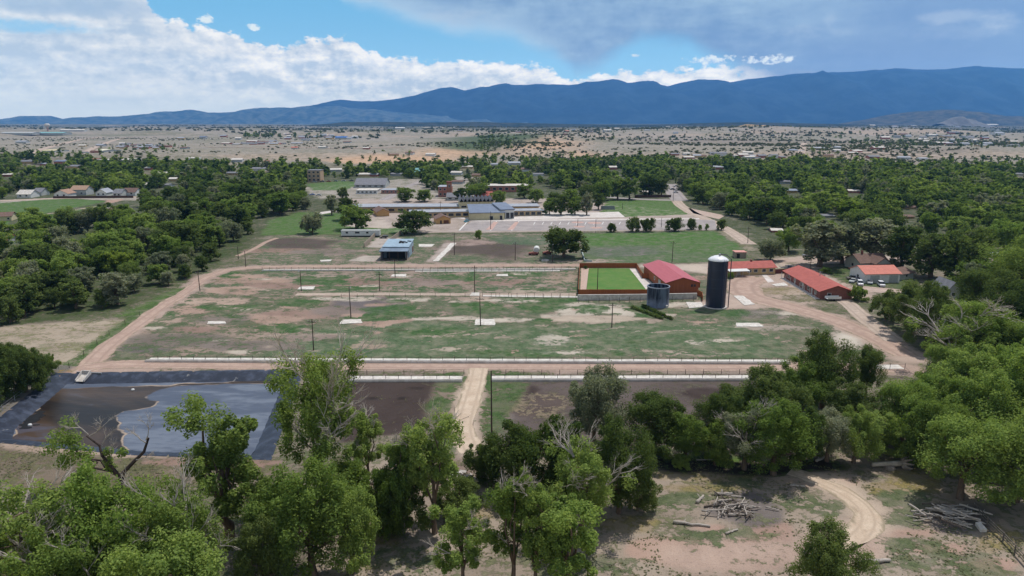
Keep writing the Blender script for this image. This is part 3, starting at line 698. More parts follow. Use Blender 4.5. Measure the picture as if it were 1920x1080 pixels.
a_ = -.25; MB().tube([((r + .9) * math.cos(a_), (r + .9) * math.sin(a_), 0), ((r + .9) * math.cos(a_), (r + .9) * math.sin(a_), H + .4), (r * .8, 0, H + 1.6), (.3, 0, H + 1.9)], [.16] * 4, 8).build('filler_pipe', mat('pipe_steel', S(98, 92, 100)), t)
MB().lathe([(r + .5, -.05), (r + .5, .25), (r + .02, .26)], 40).build('footing', M_CONCW, t)

# --- low open tank
P = G(1233, 573); t = tag(empty('storage_tank', P), 'low open topped steel tank, weathered blue grey, in front of the red barn', 'tank'); r = 20.5 * px_m(P); H = top_z(P, 536)
def tank_mat():
    m, nt, p = new_mat('weathered_blue_tank'); v = opos(nt); s = nt.nodes.new('ShaderNodeSeparateXYZ'); nt.links.new(v.v, s.inputs[0]); z = E(nt, s.outputs[2])
    n = noise(nt, vscale(nt, v, (1, 1, .08)), .8, 5, .65); n2 = noise(nt, v, .6, 5, .6)
    c = mix(nt, n.ss(.42, .62), S(32, 42, 62), S(108, 120, 138)); c = mix(nt, (1.0 - z / H + (n2 - .5) * .8).ss(.45, .95) * .7, c, S(150, 160, 186)); setin(nt, p.inputs['Base Color'], c); p.inputs['Roughness'].default_value = .45; return m
MB().lathe([(r, 0), (r, H), (r - .12, H), (r - .12, .1), (.05, .1)], 40).build('body', tank_mat(), t, False)
MB().lathe([(r + .01, H - .25), (r + .14, H - .25), (r + .14, H + .04), (r - .2, H + .04), (r - .2, H - .1)], 40).build('rim', mat('rim_steel', S(150, 158, 172)), t)
MB().box(r * .55, r * .75, -r * .95, -r * .78, 0, .9).build('valve', M_CONCW, t)

# --- red barn
A = G(1249, 550); B = G(1309, 549); t, w = root_at('barn', 'orange brown barn with a broad rose red metal roof beside the fenced lawn', 'barn', A, B)
h = top_z(A, 530); rise = top_z(G(1279, 550), 521) - h; d = 32
mb = MB(); gable(t, w, d, h, rise, 'y', M_BARN, M_REDROOF, .5)
for c in (.8, .87): opening(t, w, d, 'front', w * c, h * .58, .9, .9, fm=M_BARN)
opening(t, w, d, 'left', 9, 0, 3.2, 3.0, 'door', M_BARN, M_TRIM); opening(t, w, d, 'left', 16, 1.5, 1.4, 1.1); opening(t, w, d, 'right', 10, 0, 3.4, 3.2, 'door', M_BARN, M_DARK); opening(t, w, d, 'right', 20, 1.5, 1.4, 1.1)
MB().box(w + .0, w + 1.6, 3, 5.5, h * .3, h * .9).build('side_porch', M_BARN, t)

# --- long brick house
A = G(1537, 561); B = G(1555, 556); C_ = G(1470, 521)
ang = math.atan2(C_.y - A.y, C_.x - A.x); dl = (C_ - A).xy.length
t = tag(empty('brick_house', A, ang - PI / 2), 'long low brick house with a coral red roof beside the gravel lane', 'house'); w = 11; h = 2.9
gable(t, w, dl, h, 1.9, 'y', M_BRICK, M_ORROOF, .7)
for k in range(5): opening(t, w, dl, 'left', 4 + k * 6.4, 1.0, 1.6, 1.2)
for k in range(3): opening(t, w, dl, 'left', 7.2 + k * 8, 0, 1.0, 2.1, 'door')
opening(t, w, dl, 'front', w * .28, 1.1, 1.2, 1.0); MB().box(-1.6, -.02, 0, dl, .0, .16).build('porch_slab', M_CONCW, t)
for k in range(8): MB().cyl((-1.4, 1 + k * (dl - 2) / 7, .16), (-1.4, 1 + k * (dl - 2) / 7, h - .4), .07, None, 6).build('porch_post', M_FRAME, t)
rf = t.children[1]; MB().cyl((w * .6, dl * .5, h + 1.3), (w * .6, dl * .5, h + 3.2), .16, None, 8).build('flue', M_STEEL, rf)
# --- tan ranch house
A = G(1356, 517); B = G(1453, 514); t, w = root_at('ranch_house', 'long tan house with a red roof and white porch awning behind the tall silo', 'house', A, B)
gable(t, w, 9, 2.9, 1.7, 'x', M_TANW, M_ORROOF, .6)
for c in (.5, .62, .78, .92): opening(t, w, 9, 'front', w * c, 1.1, 1.5, 1.1)
opening(t, w, 9, 'front', w * .3, 0, 1, 2.1, 'door'); opening(t, w, 9, 'right', 4.5, 1.1, 1.5, 1.1)
MB().extrude([(-3.6, 2.3), (0, 2.75), (0, 2.9), (-3.6, 2.45)], w * .04, w * .43, 'x').build('awning', M_WHITE, t)
for k in range(4): MB().cyl((w * (.06 + .12 * k), -3.4, 0), (w * (.06 + .12 * k), -3.4, 2.32), .06, None, 6).build('awning_post', M_FRAME, t)
chimney(t.children[1], w * .62, 4.5, 3.8, 5.4, .7)
# --- white garage and the house behind it
A = G(1621, 531); B = G(1686, 530); t, w = root_at('garage', 'white three bay garage with a coral red roof beside parked cars', 'garage', A, B); h = 3.6
gable(t, w, 11, h, 2.1, 'x', M_WHITE, M_ORROOF2, .5)
opening(t, w, 11, 'front', w * .28, 0, 3.6, 2.9, 'door', M_FRAME, mat('grey_door', S(186, 188, 186))); opening(t, w, 11, 'front', w * .82, 0, 3.4, 2.9, 'door', M_FRAME, mat('grey_door', S(186, 188, 186))); opening(t, w, 11, 'front', w * .55, 0, 1, 2.1, 'door', M_FRAME, M_WHITE); opening(t, w, 11, 'left', 5, 1.3, 1.3, 1.1)
A = G(1612, 508); B = G(1664, 506); t, w = root_at('gabled_house', 'pale house with a dark brown hipped roof behind the white garage', 'house', A, B); h = 3.4
gable(t, w, 10, h, 2.7, 'x', M_GREYW, M_BRROOF, .6); opening(t, w, 10, 'front', w * .2, 1.2, 1.5, 1.2); opening(t, w, 10, 'front', w * .5, 1.2, 1.5, 1.2); opening(t, w, 10, 'left', 5, 1.2, 1.4, 1.2); chimney(t.children[1], w * .3, 5, 5.5, 7.4, .7)
ds = MB().extrude([(w * .35, h), (w * .9, h), (w * .62, h + 2.3)], -3.5, 4.5, 'y').build('front_gable', M_GREYW, t)
MB().extrude([(w * .32, h - .2), (w * .62, h + 2.35), (w * .93, h - .2), (w * .93, h), (w * .62, h + 2.6), (w * .32, h)], -4, 4.6, 'y').build('gable_roof', M_BRROOF, t)
A = G(1686, 526); B = G(1712, 522); t, w = root_at('shed', 'low brown roofed lean-to house beside the white garage', 'house', A, B); gable(t, w, 9, 2.4, 1.4, 'x', M_GREYW, M_BRROOF, .5); opening(t, w, 9, 'front', w * .5, 1, 1.2, 1)
# --- small sheds
A = G(1379, 484); B = G(1399, 484); t, w = root_at('shed', 'small brown wooden shed with a pink roof at the lawn edge', 'shed', A, B); flat(t, w, 4.5, 2.6, M_WOOD, mat('pink_roof', S(226, 164, 154)), .3, .18); opening(t, w, 4.5, 'front', w * .25, 0, 1.4, 2, 'door', M_WOOD, M_DARK)
A = G(1775, 560); B = G(1798, 560); t, w = root_at('cottage', 'cottage with a grey blue gable showing above the treetops by the lane', 'house', A, B); gable(t, w, 9, 3.2, 2.6, 'y', M_GREYW, M_GYROOF, .5); opening(t, w, 9, 'front', w * .5, 1, 1.2, 1.1)
# --- blue metal shed with open bay
A = G(714, 488); B = G(763, 488); t, w = root_at('machine_shed', 'pale blue sheet metal shed with an open bay and tyres on its roof', 'shed', A, B); d = 22; h = top_z(A, 471)
flat(t, w, d - 6, h + .8, M_BLUESH, M_BLUESH, .3, .2, 0, 6, slope=.9)
MB().extrude([(-.8, h - .1), (6.6, h + .35), (6.6, h + .55), (-.8, h + .12)], -.6, w + .6, 'x').build('canopy', mat('grey_blue_sheet', S(140, 158, 176), S(96, 104, 118), .35, .5), t)
for x in (.15, w * .33, w * .66, w - .15): MB().box(x - .14, x + .14, .1, .38, 0, h - .1).build('bay_post', M_POLE, t)
MB().box(.3, .5, .4, 5.9, 0, h - .2).build('bay_wall', M_GYROOF, t); MB().box(w - .5, w - .3, .4, 5.9, 0, h - .2).build('bay_wall', M_GYROOF, t)
opening(t, w, d, 'front', w * .5, 0, w * .7, h - .9, 'door', M_DARK, M_DARK, y0=6); opening(t, w, d, 'right', 9, 0, 1.1, 2.1, 'door', M_FRAME, M_DARK); opening(t, w, d, 'right', 19, .3, 4.2, 2.6, 'door', M_BRICK, M_BRROOF)
shed_t, shed_w, shed_h = t, w, h
tyre = None
for k in range(14):
    x = w * (.55 + .4 * random.random()); y = 13 + 7 * random.random(); p = Matrix.Translation(t.location) @ Matrix.Rotation(t.rotation_euler.z, 4, 'Z') @ Vector((x, y, h + 1.03 + .9 * (y - 6) / 16 + .13))
    if tyre is None:
        tyre = MB().lathe([(.28, -.1), (.5, -.12), (.56, 0), (.5, .12), (.28, .1), (.28, -.1)], 14).build('tyre', mat('worn_rubber', (.025, .025, .027)), None)
        o = tyre
    else: o = tyre.copy(); COL.objects.link(o)
    o.location = p; o.rotation_euler = (.055, 0, random.random()); tag(o, 'black tyre lying among others on the pale blue shed roof', 'tyre', 'tyres on the blue shed roof')
# --- trailer home, plank bunker
A = G(640, 444); B = G(712, 444); t, w = root_at('trailer', 'long white mobile trailer with small windows at the lawn edge', 'trailer', A, B); flat(t, w, 3.4, 2.7, M_WHITE, M_GREYW, .12, .14, z0=.6)
for c in (.15, .42, .68): opening(t, w, 3.4, 'front', w * c, 1.8, 1.2 if c != .42 else 2.4, .9)
MB().box(.3, w - .3, .1, 3.3, 0, .62).build('skirt', M_DARK, t)
def wall_thing(name, label, cat, px, h, th, m, group=None, part=None, posts=None, cap=None):
    P = [G(*p) for p in px]; t = tag(empty(name, P[0]), label, cat, group)
    for a, b in zip(P[:-1], P[1:]):
        a = a - P[0]; b = b - P[0]; d = (b - a); L = d.length; d.normalize(); n = Vector((-d.y, d.x, 0)) * th / 2
        vs = [a - n, b - n, b + n, a + n]; vs = [v + Vector((0, 0, z)) for z in (0, h) for v in vs]
        MB().add(vs, [(0, 3, 2, 1), (4, 5, 6, 7), (0, 1, 5, 4), (1, 2, 6, 5), (2, 3, 7, 6), (3, 0, 4, 7)]).build(part or 'wall_panel', m, t)
        if posts:
            k = max(1, int(L / posts))
            for i in range(k + 1):
                q = a + d * (L * i / k); MB().box(q.x - .09, q.x + .09, q.y - .09, q.y + .09, 0, h + .12).build('post', m, t)
    return t
wall_thing('plank_wall', 'pale wooden plank wall along the open side of the storage yard', 'wall', [(683, 464), (710, 437)], 2.2, .3, M_WOOD, part='board_panel', posts=3.5)
wall_thing('plank_wall', 'shaded plank wall of the storage yard behind the blue shed', 'wall', [(728, 458), (752, 440)], 2.4, .3, M_WOOD, part='board_panel', posts=3.5)
# --- fenced lawn
wall_thing('board_fence', 'orange brown board fence enclosing the bright green lawn by the barn', 'fence', [(1250, 553), (1084, 553), (1087, 502), (1193, 502), (1205, 522), (1228, 522)], 2.0, .12, M_FENCE, part='board_panel', posts=4)
wall_thing('board_fence', 'short orange brown fence at the barn corner beside the tall silo', 'fence', [(1306, 553), (1316, 558), (1317, 565)], 2.0, .12, M_FENCE, part='board_panel', posts=3)
wall_thing('retaining_wall', 'long white concrete retaining wall below the orange board fence', 'wall', [(1083, 563), (1200, 562), (1306, 560)], 2.0, .5, M_SLAB, part='wall')
wall_thing('board_fence', 'dark red board fence between the tan house and the long brick house', 'fence', [(1453, 513), (1478, 512)], 1.8, .12, mat('dark_red_boards', S(120, 70, 62)), part='board_panel', posts=4)
wall_thing('board_fence', 'dark brown board fence behind the street by the mown field', 'fence', [(1190, 371), (1258, 370)], 2.0, .15, mat('dark_brown_boards', S(92, 70, 62)), part='board_panel', posts=6)
wall_thing('chain_wall', 'low pale concrete kerb wall along the green pasture edge', 'wall', [(1090, 470), (1096, 490), (1110, 491)], .8, .4, mat('blue_grey_concrete', S(190, 202, 200)), part='wall')

# --- concrete slabs out in the field
for (px, lab) in (([(390, 603), (422, 603), (424, 607), (388, 608)], 'small whitish slab in the bare western field patch'), ([(643, 600), (677, 599), (680, 606), (637, 608)], 'white slab beside the tall pole in the middle of the field'), ([(893, 599), (927, 599), (928, 610), (890, 610)], 'large white slab at the foot of the centre field pole'), ([(736, 515), (762, 514), (760, 519), (733, 519)], 'white slab by the pole below the pale blue shed'), ([(563, 538), (591, 537), (587, 543), (558, 543)], 'pale slab west of the gravel feed lane'), ([(932, 515), (952, 514), (953, 518), (931, 518)], 'small white slab in the upper field by the long bunk'), ([(884, 549), (899, 549), (899, 555), (881, 555)], 'square slab where the pole meets the gravel lane'), ([(1286, 567), (1314, 567), (1322, 576), (1292, 578)], 'white slab between the barn and the tall silo'), ([(1375, 555), (1393, 555), (1416, 571), (1396, 573)], 'long white slab in the dirt yard right of the silo'), ([(1380, 606), (1422, 606), (1432, 613), (1382, 613)], 'broken white slab in the grass south of the yard'), ([(785, 458), (815, 458), (808, 463), (786, 463)], 'white slab beside the pale blue shed'), ([(600, 488), (622, 487), (620, 490), (602, 491)], 'narrow white slab near the upper dirt track'), ([(1447, 534), (1470, 530), (1478, 536), (1455, 537)], 'white slab at the corner of the long brick house'), ([(812, 490), (845, 456), (856, 456), (822, 490)], 'long concrete driveway slab right of the pale blue shed')):
    tag(sheet('concrete_slab', px, M_SLAB, .14, .25, kind=None, thick=1), lab, 'slab')

for px, lab in (([(1185, 578), (1215, 589), (1243, 600)], 'long dark green hedge row on the grass below the open tank, the left one'), ([(1205, 575), (1232, 588), (1262, 601)], 'long dark green hedge row on the grass below the open tank, the right one')):
    P = [G(*p) for p in px]; c = P[0]; HEDGES = globals().setdefault('HEDGES', []); HEDGES.append((P, lab))
# --- feed bunks: apron slab and low trough wall
def bunk(label, x0, y0, x1, y1, depth, trough=.5, h=.55):
    t, w = root_at('feed_bunk', label, 'feed bunk', (x0, y0), (x1, y1))
    # worn apron with an uneven edge
    n = int(w / 3); vs = []; fs = []
    for i in range(n + 1):
        j = .25 * (float(vnoise(i * .9, 3.3, 4)) - .5)
        vs += [(w * i / n, -.1 + j, .1), (w * i / n, depth + j * 1.5, .1), (w * i / n, -.1 + j, -.05), (w * i / n, depth + j * 1.5, -.05)]
    for i in range(n): a = 4 * i; fs += [(a, a + 4, a + 5, a + 1), (a + 2, a, a + 1, a + 3) if i == 0 else (a, a + 2, a + 6, a + 4), (a + 1, a + 5, a + 7, a + 3)]
    MB().add(vs, fs).build('apron', M_SLAB, t)
    if trough:
        MB().extrude([(-.95, 0), (-.15, 0), (-.15, h), (-.3, h), (-.38, .2), (-.72, .2), (-.8, h), (-.95, h)], 0, w, 'x').build('trough', M_CONCW, t)
    p0 = MB().cyl((0, -.06, 0), (0, -.06, 1.5), .06, None, 5).build('post', M_POLE, t); k = min(90, int(w / 3.0))
    for i in range(1, k + 1): c = p0.copy(); COL.objects.link(c); c.parent = t; c.location = (w * i / k, 0, 0)
    MB().box(0, w, -.09, -.05, 1.25, 1.3).build('rail', M_POLE, t)
bunk('long white concrete feed bunk crossing the south edge of the big field', 275, 677, 1480, 681, 2.4)
bunk('long concrete feed bunk beside the upper dirt track', 492, 507.5, 1080, 505.5, 2.0, h=.4)
bunk('broken concrete bunk strip just below the upper feed bunk', 778, 509.5, 1050, 508.5, 1.4, 0)
bunk('white concrete bunk along the dark corral west of the sandy track', 652, 714, 867, 714, 3.0)
bunk('white concrete bunk along the corral east of the sandy track', 922, 713, 1415, 712, 2.8)
bunk('short white bunk showing between trees at the east end of the dirt track', 1640, 692, 1696, 692, 3.0, 0)
bunk('pale concrete bunk strip west of the fenced lawn', 905, 556, 1083, 558, 1.8, 0)
def post_fence(label, px, gap, h=1.4, rails=(1.25, .7), m=None, name='wire_fence', rr=.02, pr=.07):
    m = m or M_POLE; P = [G(*p) for p in px]; t = tag(empty(name, P[0]), label, 'fence'); p0 = None; cnt = 0
    for a, b in zip(P[:-1], P[1:]):
        L = (b - a).length; k = max(1, int(L / gap))
        for i in range(k + (b is P[-1])):
            q = a.lerp(b, i / k) - P[0]
            if p0 is None: p0 = MB().cyl((0, 0, 0), (0, 0, h), pr, pr * .85, 6).build('post', m, t)
            elif cnt < 98: c = p0.copy(); COL.objects.link(c); c.parent = t; c.location = q
            cnt += 1
        for z in rails: MB().cyl(a - P[0] + Vector((0, 0, z)), b - P[0] + Vector((0, 0, z)), rr, None, 4).build('rail', m, t)
    return t
post_fence('thin post and wire fence along the gravel feed lane', [(640, 558), (760, 557), (900, 556), (1080, 560)], 5)
post_fence('thin post and wire fence in front of the white retaining wall', [(1085, 568), (1180, 567), (1300, 565)], 3.2, 1.9)
post_fence('wire fence between the clearing and the dirt track by the pond', [(130, 690), (205, 628), (262, 592)], 9, 1.5)
post_fence('wire fence along the outer bank of the pond', [(-20, 790), (50, 735), (110, 692)], 5, 1.4, m=M_STEEL)
post_fence('rail fence along the verge south of the long dirt track', [(560, 703), (720, 702), (870, 702)], 4, 1.2)
post_fence('rail fence along the verge east of the sandy track', [(915, 702), (1150, 702), (1420, 701)], 4, 1.2)
post_fence('wire fence at the edge of the green pasture and school road', [(1095, 438), (1220, 436), (1345, 433)], 6, 1.4)
post_fence('grey weathered wooden rail fence beside the driftwood pile at the lower corner', [(1826, 958), (1850, 985), (1880, 1015), (1925, 1065), (1990, 1140)], 2.6, 1.5, (1.35, .95, .5), mat('silver_grey_wood', S(120, 112, 104), S(88, 82, 78)), 'rail_fence', .07, .12)

# --- utility poles
def pole(label, px, py, ptop, arm=True, lamp=False, r=.17, group=None):
    P = G(px, py); h = top_z(P, ptop); t = tag(empty('utility_pole', P, random.uniform(-.3, .3)), label, 'pole', group)
    MB().cyl((0, 0, 0), (random.uniform(-.15, .15), 0, h), r, r * .62, 8).build('shaft', M_POLE, t)
    if arm:
        MB().box(-1.2, 1.2, -.08, .08, h - .9, h - .74).build('crossarm', M_POLE, t)
        for x in (-1.05, -.4, .4, 1.05): MB().cyl((x, 0, h - .74), (x, 0, h - .5), .06, .05, 6).build('insulator', M_FRAME, t)
    if lamp:
        MB().tube([(0, 0, h - .2), (.3, -.5, h + .1), (.4, -1.1, h + .15)], [.05, .05, .05], 5).build('bracket', M_STEEL, t); MB().box(.25, .55, -1.6, -1.05, h + .05, h + .22).build('lamp_head', M_STEEL, t)
POLES = [
 (375, 545, 508, 1, 0, 'pole at the bend of the dirt track near the western wood'), (461, 500, 470, 0, 0, 'thin pole where the upper track leaves the western wood'), (447, 486, 462, 0, 0, 'slim pole at the edge of the western wood by the upper field'),
 (565, 546, 508, 0, 1, 'lamp pole on the pale slab west of the gravel lane'), (658, 596, 538, 0, 1, 'dark pole beside the white slab in the middle field'), (588, 657, 598, 1, 0, 'dark pole in the grass just north of the long bunk'), (540, 718, 661, 1, 0, 'stout dark pole at the corner of the lined pond'),
 (712, 546, 510, 1, 0, 'pole with crossarm north of the gravel lane'), (741, 520, 486, 1, 0, 'pole standing in front of the pale blue shed'), (890, 549, 498, 1, 0, 'pole at the square slab on the gravel lane'), (901, 611, 556, 1, 0, 'pole on the large white slab in mid field'),
 (1147, 614, 568, 1, 0, 'leaning pole on the sandy patch below the white retaining wall'), (922, 833, 695, 0, 0, 'tall dark pole in the corral right of the sandy track'), (852, 478, 436, 1, 0, 'pole at the end of the concrete driveway slab'), (966, 488, 454, 1, 0, 'pole in the upper field left of the white tank trailer'),
 (1036, 491, 458, 0, 1, 'pale lamp pole in front of the big round tree in the pasture'), (1260, 492, 452, 1, 0, 'pole between the pasture and the barn yard'), (1120, 545, 502, 0, 0, 'dark pole standing on the bright fenced lawn'), (1402, 456, 425, 1, 0, 'pole beside the paved road near the eastern trees'),
 (826, 405, 377, 1, 0, 'pole in front of the long school wing'), (1101, 404, 362, 0, 1, 'lamp pole on the school path before the grove'), (920, 430, 396, 0, 1, 'thin lamp pole in the school parking lot'), (1083, 424, 410, 0, 1, 'short playground pole on the asphalt, paired with another'), (1117, 426, 411, 0, 1, 'short playground pole right of the paired one on the asphalt'),
 (1240, 426, 408, 0, 0, 'slim pole behind the clipped round roadside tree'), (1262, 378, 348, 1, 0, 'pole where the street reaches the mown school field'), (1518, 517, 488, 1, 0, 'pole at the lane behind the long brick house'), (1167, 392, 380, 0, 0, 'dark goal post at the edge of the mown school field')]
for (x, y, yt, a, l, lab) in POLES: pole(lab, x, y, yt, a, l)

# --- cars
def car(label, px, py, col, ang=0.0, kind='sedan', group=None, s=1.0):
    P = G(px, py); t = tag(empty('car' if kind != 'pickup' else 'pickup_truck', P, ang), label, 'car' if kind != 'pickup' else 'truck', group)
    m = mat('car_paint_%d_%d_%d' % tuple(int(c * 99) for c in col), col, tuple(c * .92 for c in col), 1, .3, 0, .5)
    L = 4.6 * s; W = .9 * s
    if kind == 'pickup': L = 5.4; body = [(0, .45), (L, .45), (L, 1.1), (3.4, 1.12), (2.2, 1.12), (0, 1.05)]; cab = [(1.5, 1.1), (3.4, 1.1), (3.2, 1.75), (2.0, 1.78)]
    elif kind == 'suv': body = [(0, .4), (L, .4), (L, 1.05), (3.6, 1.1), (.9, 1.08), (0, .95)]; cab = [(.9, 1.07), (4.5, 1.05), (4.3, 1.75), (1.7, 1.78)]
    else: body = [(0, .35), (L, .35), (L, .88), (3.7, .98), (1.2, .95), (0, .78)]; cab = [(1.1, .95), (3.9, .95), (3.2, 1.42), (1.9, 1.44)]
    MB().extrude([(p, z * s) for p, z in body], -W, W, 'y').build('body', m, t)
    MB().extrude([(p, z * s) for p, z in cab], -W * .86, W * .86, 'y').build('windows', M_GLASS, t)
    x0, x1 = cab[3][0], cab[2][0]; zr = cab[3][1] * s
    MB().box(x0 + .05, x1 - .05, -W * .84, W * .84, zr - .03, zr + .05).build('car_roof', m, t)
    for x in (.85, L - .95):
        for y in (-W - .02, W - .16): MB().cyl((x, y, .33), (x, y + .18, .33), .33, None, 12).build('wheel', mat('tyre_rubber', (.02, .02, .02)), t)
    return t
car('white car parked facing out in front of the white garage', 1614, 537, (.72, .73, .74), 1.25, 'suv'); car('silver car parked beside the white garage wall', 1631, 534, (.4, .42, .44), 1.1); car('white car at the garage right of the silver ones', 1655, 539, (.7, .71, .73), 1.35, 'suv')
car('grey car parked in the grass left of the garage', 1602, 527, (.3, .32, .34), .3); car('old dark car among junk in the weeds left of the garage', 1588, 524, (.16, .14, .13), .2); car('pale old car in the weeds next to the dark junk car', 1596, 531, (.5, .52, .5), .9)
car('black pickup truck parked at the end of the long brick house', 1480, 508, (.02, .025, .035), 1.2, 'pickup'); car('dark suv parked under the big trees on the street', 1562, 488, (.03, .03, .035), .1, 'suv'); car('grey car parked on the pale driveway under the trees', 1505, 481, (.3, .31, .32), .1, 'suv'); car('white car in the tree shade left of the dark suv', 1553, 478, (.7, .7, .7), 1.5)
car('small dark utility cart inside the plank walled storage yard', 712, 447, (.1, .09, .09), .1, 'suv', s=.85); car('blue car at the corner of the school hall', 872, 417, (.08, .28, .36), 1.2)
for i, (x, y, c) in enumerate(((496, 392 - 52, (.6, .6, .6)), (600, 341, (.1, .1, .12)), (612, 341, (.35, .05, .05)), (625, 340.5, (.3, .3, .32)), (640, 340, (.5, .5, .52)), (655, 339.5, (.08, .08, .1)), (585, 341.5, (.65, .65, .65)))):
    car('parked %s car, %s from left in the line above the far playing field' % (['white', 'black', 'red', 'grey', 'silver', 'dark', 'pale'][i], ORD[[0, 2, 3, 4, 5, 6, 1][i]]), x, y, c, .05, 'sedan', 'cars parked above the far playing field')
for i, (x, y, c) in enumerate(((1262, 362, (.6, .6, .6)), (1256, 356, (.1, .1, .1)), (1263, 350, (.5, .5, .52)), (580, 366, (.3, .34, .6)), (592, 367, (.6, .6, .62)))):
    car(['white car at the near end of the side street by the mown field', 'dark car midway along the side street', 'silver car at the far end of the side street', 'blue car in the small park lot below the far field', 'white car beside the blue one in the park lot'][i], x, y, c, .2)
# flatbed at the brick house gable
P = G(1538, 562); t = tag(empty('utility_trailer', P + Vector((1.5, -2.2, 0)), .1), 'small white utility trailer parked at the gable of the brick house', 'trailer')
MB().box(0, 5, 0, 1.9, .7, .85).build('bed', M_WHITE, t); MB().box(0, 5, -.02, .06, .85, 1.5).build('side_rail', M_WHITE, t); MB().box(0, 5, 1.84, 1.92, .85, 1.5).build('side_rail', M_WHITE, t)
for y in (-.15, 1.87): MB().cyl((2.4, y, .36), (2.4, y + .18, .36), .36, None, 12).build('wheel', mat('tyre_rubber', (.02, .02, .02)), t)
# white tank trailer and red scrap by the pasture tree
P = G(1006, 476); t = tag(empty('tank_trailer', P, 1.5), 'white tank on a trailer amid rusty scrap left of the big pasture tree', 'trailer'); MB().lathe([(.05, 0), (1.2, .1), (1.35, .4), (1.35, 4.6), (1.2, 4.9), (.05, 5)], 20).build('tank', M_WHITE, t); t.children[0].rotation_euler = (0, PI / 2, 0); t.children[0].location = (-2.5, 0, 2.2)
MB().box(-2.6, 3.4, -.9, .9, .6, .82).build('bed', M_DARK, t)
for y in (-1.1, .9): MB().cyl((0, y, .45), (0, y + .2, .45), .45, None, 12).build('wheel', mat('tyre_rubber', (.02, .02, .02)), t)
M_RUST = mat('rusty_scrap', S(166, 104, 92), S(110, 70, 62), .8)
for i, (x, y, sx, lab) in enumerate(((991, 478, 4.5, 'rusty red scrap machine left of the white tank trailer'), (1018, 477, 4, 'rusty red scrap machine right of the white tank trailer'))):
    t = tag(empty('scrap_machine', G(x, y), .3 * i), lab, 'machinery'); MB().extrude([(0, .4), (sx, .4), (sx, 1.1), (sx * .6, 1.5), (0, 1.0)], -1, 1, 'y').build('hopper', M_RUST, t)
    for xx in (.6, sx - .6): MB().cyl((xx, -1.2, .4), (xx, 1.2, .4), .4, None, 12).build('wheel', M_DARK, t)
t = tag(empty('concrete_culvert', G(1022, 489)), 'pale concrete ring lying in the grass before the pasture tree', 'culvert'); MB().lathe([(1.6, 0), (1.6, .5), (1.35, .5), (1.35, .0)], 20).build('ring', M_CONCW, t)
# pond inlet box, small floats
P = G(158, 704); t = tag(empty('inlet_structure', P, -.1), 'white concrete inlet box at the head of the lined pond', 'inlet'); MB().box(-1.6, 1.6, 1.2, 1.6, 0, 1.2).build('head_wall', M_CONCW, t)
for s in (-1, 1): MB().extrude([(-3, -1.2), (1.2, 0), (1.2, 1.2), (-3, -.6)], s * 1.45 - .15, s * 1.45 + .15, 'x').build('wing_wall', M_CONCW, t)
t.scale = (.72, .62, .8); MB().extrude([(-3, -1.2), (1.2, .1), (1.2, .22), (-3, -1.05)], -1.3, 1.3, 'x').build('chute', M_SLAB, t); MB().box(-4, 5, 1.9, 2.3, .0, .5).build('walkway', M_STEEL, t)
for i, (x, y) in enumerate(((56, 797), (249, 731))):
    P = G(x, y, -1.3); o = MB().lathe([(.02, .3), (.3, .25), (.42, 0), (.3, -.2), (.02, -.25)], 14).build('float', M_WHITE, None, True); o.location = P; tag(o, ['white float on the dark scum near the pond corner', 'white float on the brown water near the pond head'][i], 'float')
sc = MB()
for _ in range(46):
    u = random.gauss(0, 1); c = G(62 + 9 * u + random.gauss(0, 4), 785 - 7 * u + random.gauss(0, 3), -1.33); rr = random.uniform(.25, .9); pts = [(c.x + rr * random.uniform(.5, 1.2) * 1.6 * math.cos(2 * PI * k / 9), c.y + rr * random.uniform(.5, 1.2) * math.sin(2 * PI * k / 9), -1.33 + .0008 * _) for k in range(9)]; sc.add(pts, [tuple(range(9))])
o = sc.build('floating_scum', mat('black_scum', (.012, .013, .015))); tag(o, 'black scum patches floating at the pond corner', 'scum', kind='stuff')

# --- school
A = G(640, 399); B = G(862, 398); t, w = root_at('school_building', 'long low school wing with a grey flat roof and rows of windows', 'school'
 , A, B); h = 3.6; flat(t, w, 16, h, M_TANW, M_GRROOF, 1.0, .5)
for k in range(13): opening(t, w, 16, 'front', w * (k + .5) / 13, 1.0, w / 13 * .62, 1.6)
A = G(770, 409); B = G(880, 407); t, w = root_at('school_building', 'shorter front school wing with a pale grey roof behind the clipped tree', 'school', A, B); flat(t, w, 12, 3.4, M_TANW, M_GRROOF, 1.0, .45)
for k in range(8): opening(t, w, 12, 'front', w * (k + .5) / 8, .9, w / 8 * .7, 1.7)
A = G(862, 400); B = G(926, 399); t, w = root_at('school_gym', 'school hall with a grey folded zigzag roof', 'school', A, B); h = top_z(A, 379); MB().box(0, w, 0, 20, 0, h).build('wall', M_CREAM, t)
n = 9; up = [(w * k / (2 * n), h + (.05 if k % 2 == 0 else 2.3)) for k in range(2 * n + 1)]
MB().extrude([(p, z) for p, z in up] + [(p, z + .4) for p, z in reversed(up)], -.8, 20.8, 'y').build('roof', M_GYROOF, t)
for k in range(4): opening(t, w, 20, 'front', w * (k + .5) / 4, h * .5, w / 4 * .6, 1.3)
A = G(881, 413); B = G(946, 412); t, w = root_at('school_hall', 'cream block school hall with a slate blue metal roof', 'school', A, B); h = top_z(A, 400); flat(t, w, 24, h, M_CREAM, M_BLUEROOF, .4, .4, slope=2.6)
opening(t, w, 24, 'front', w * .62, 0, 2, 2.4, 'door', M_FRAME, M_DARK); opening(t, w, 24, 'front', w * .9, 0, 1.6, 2.6, 'door', M_FRAME, M_DARK)
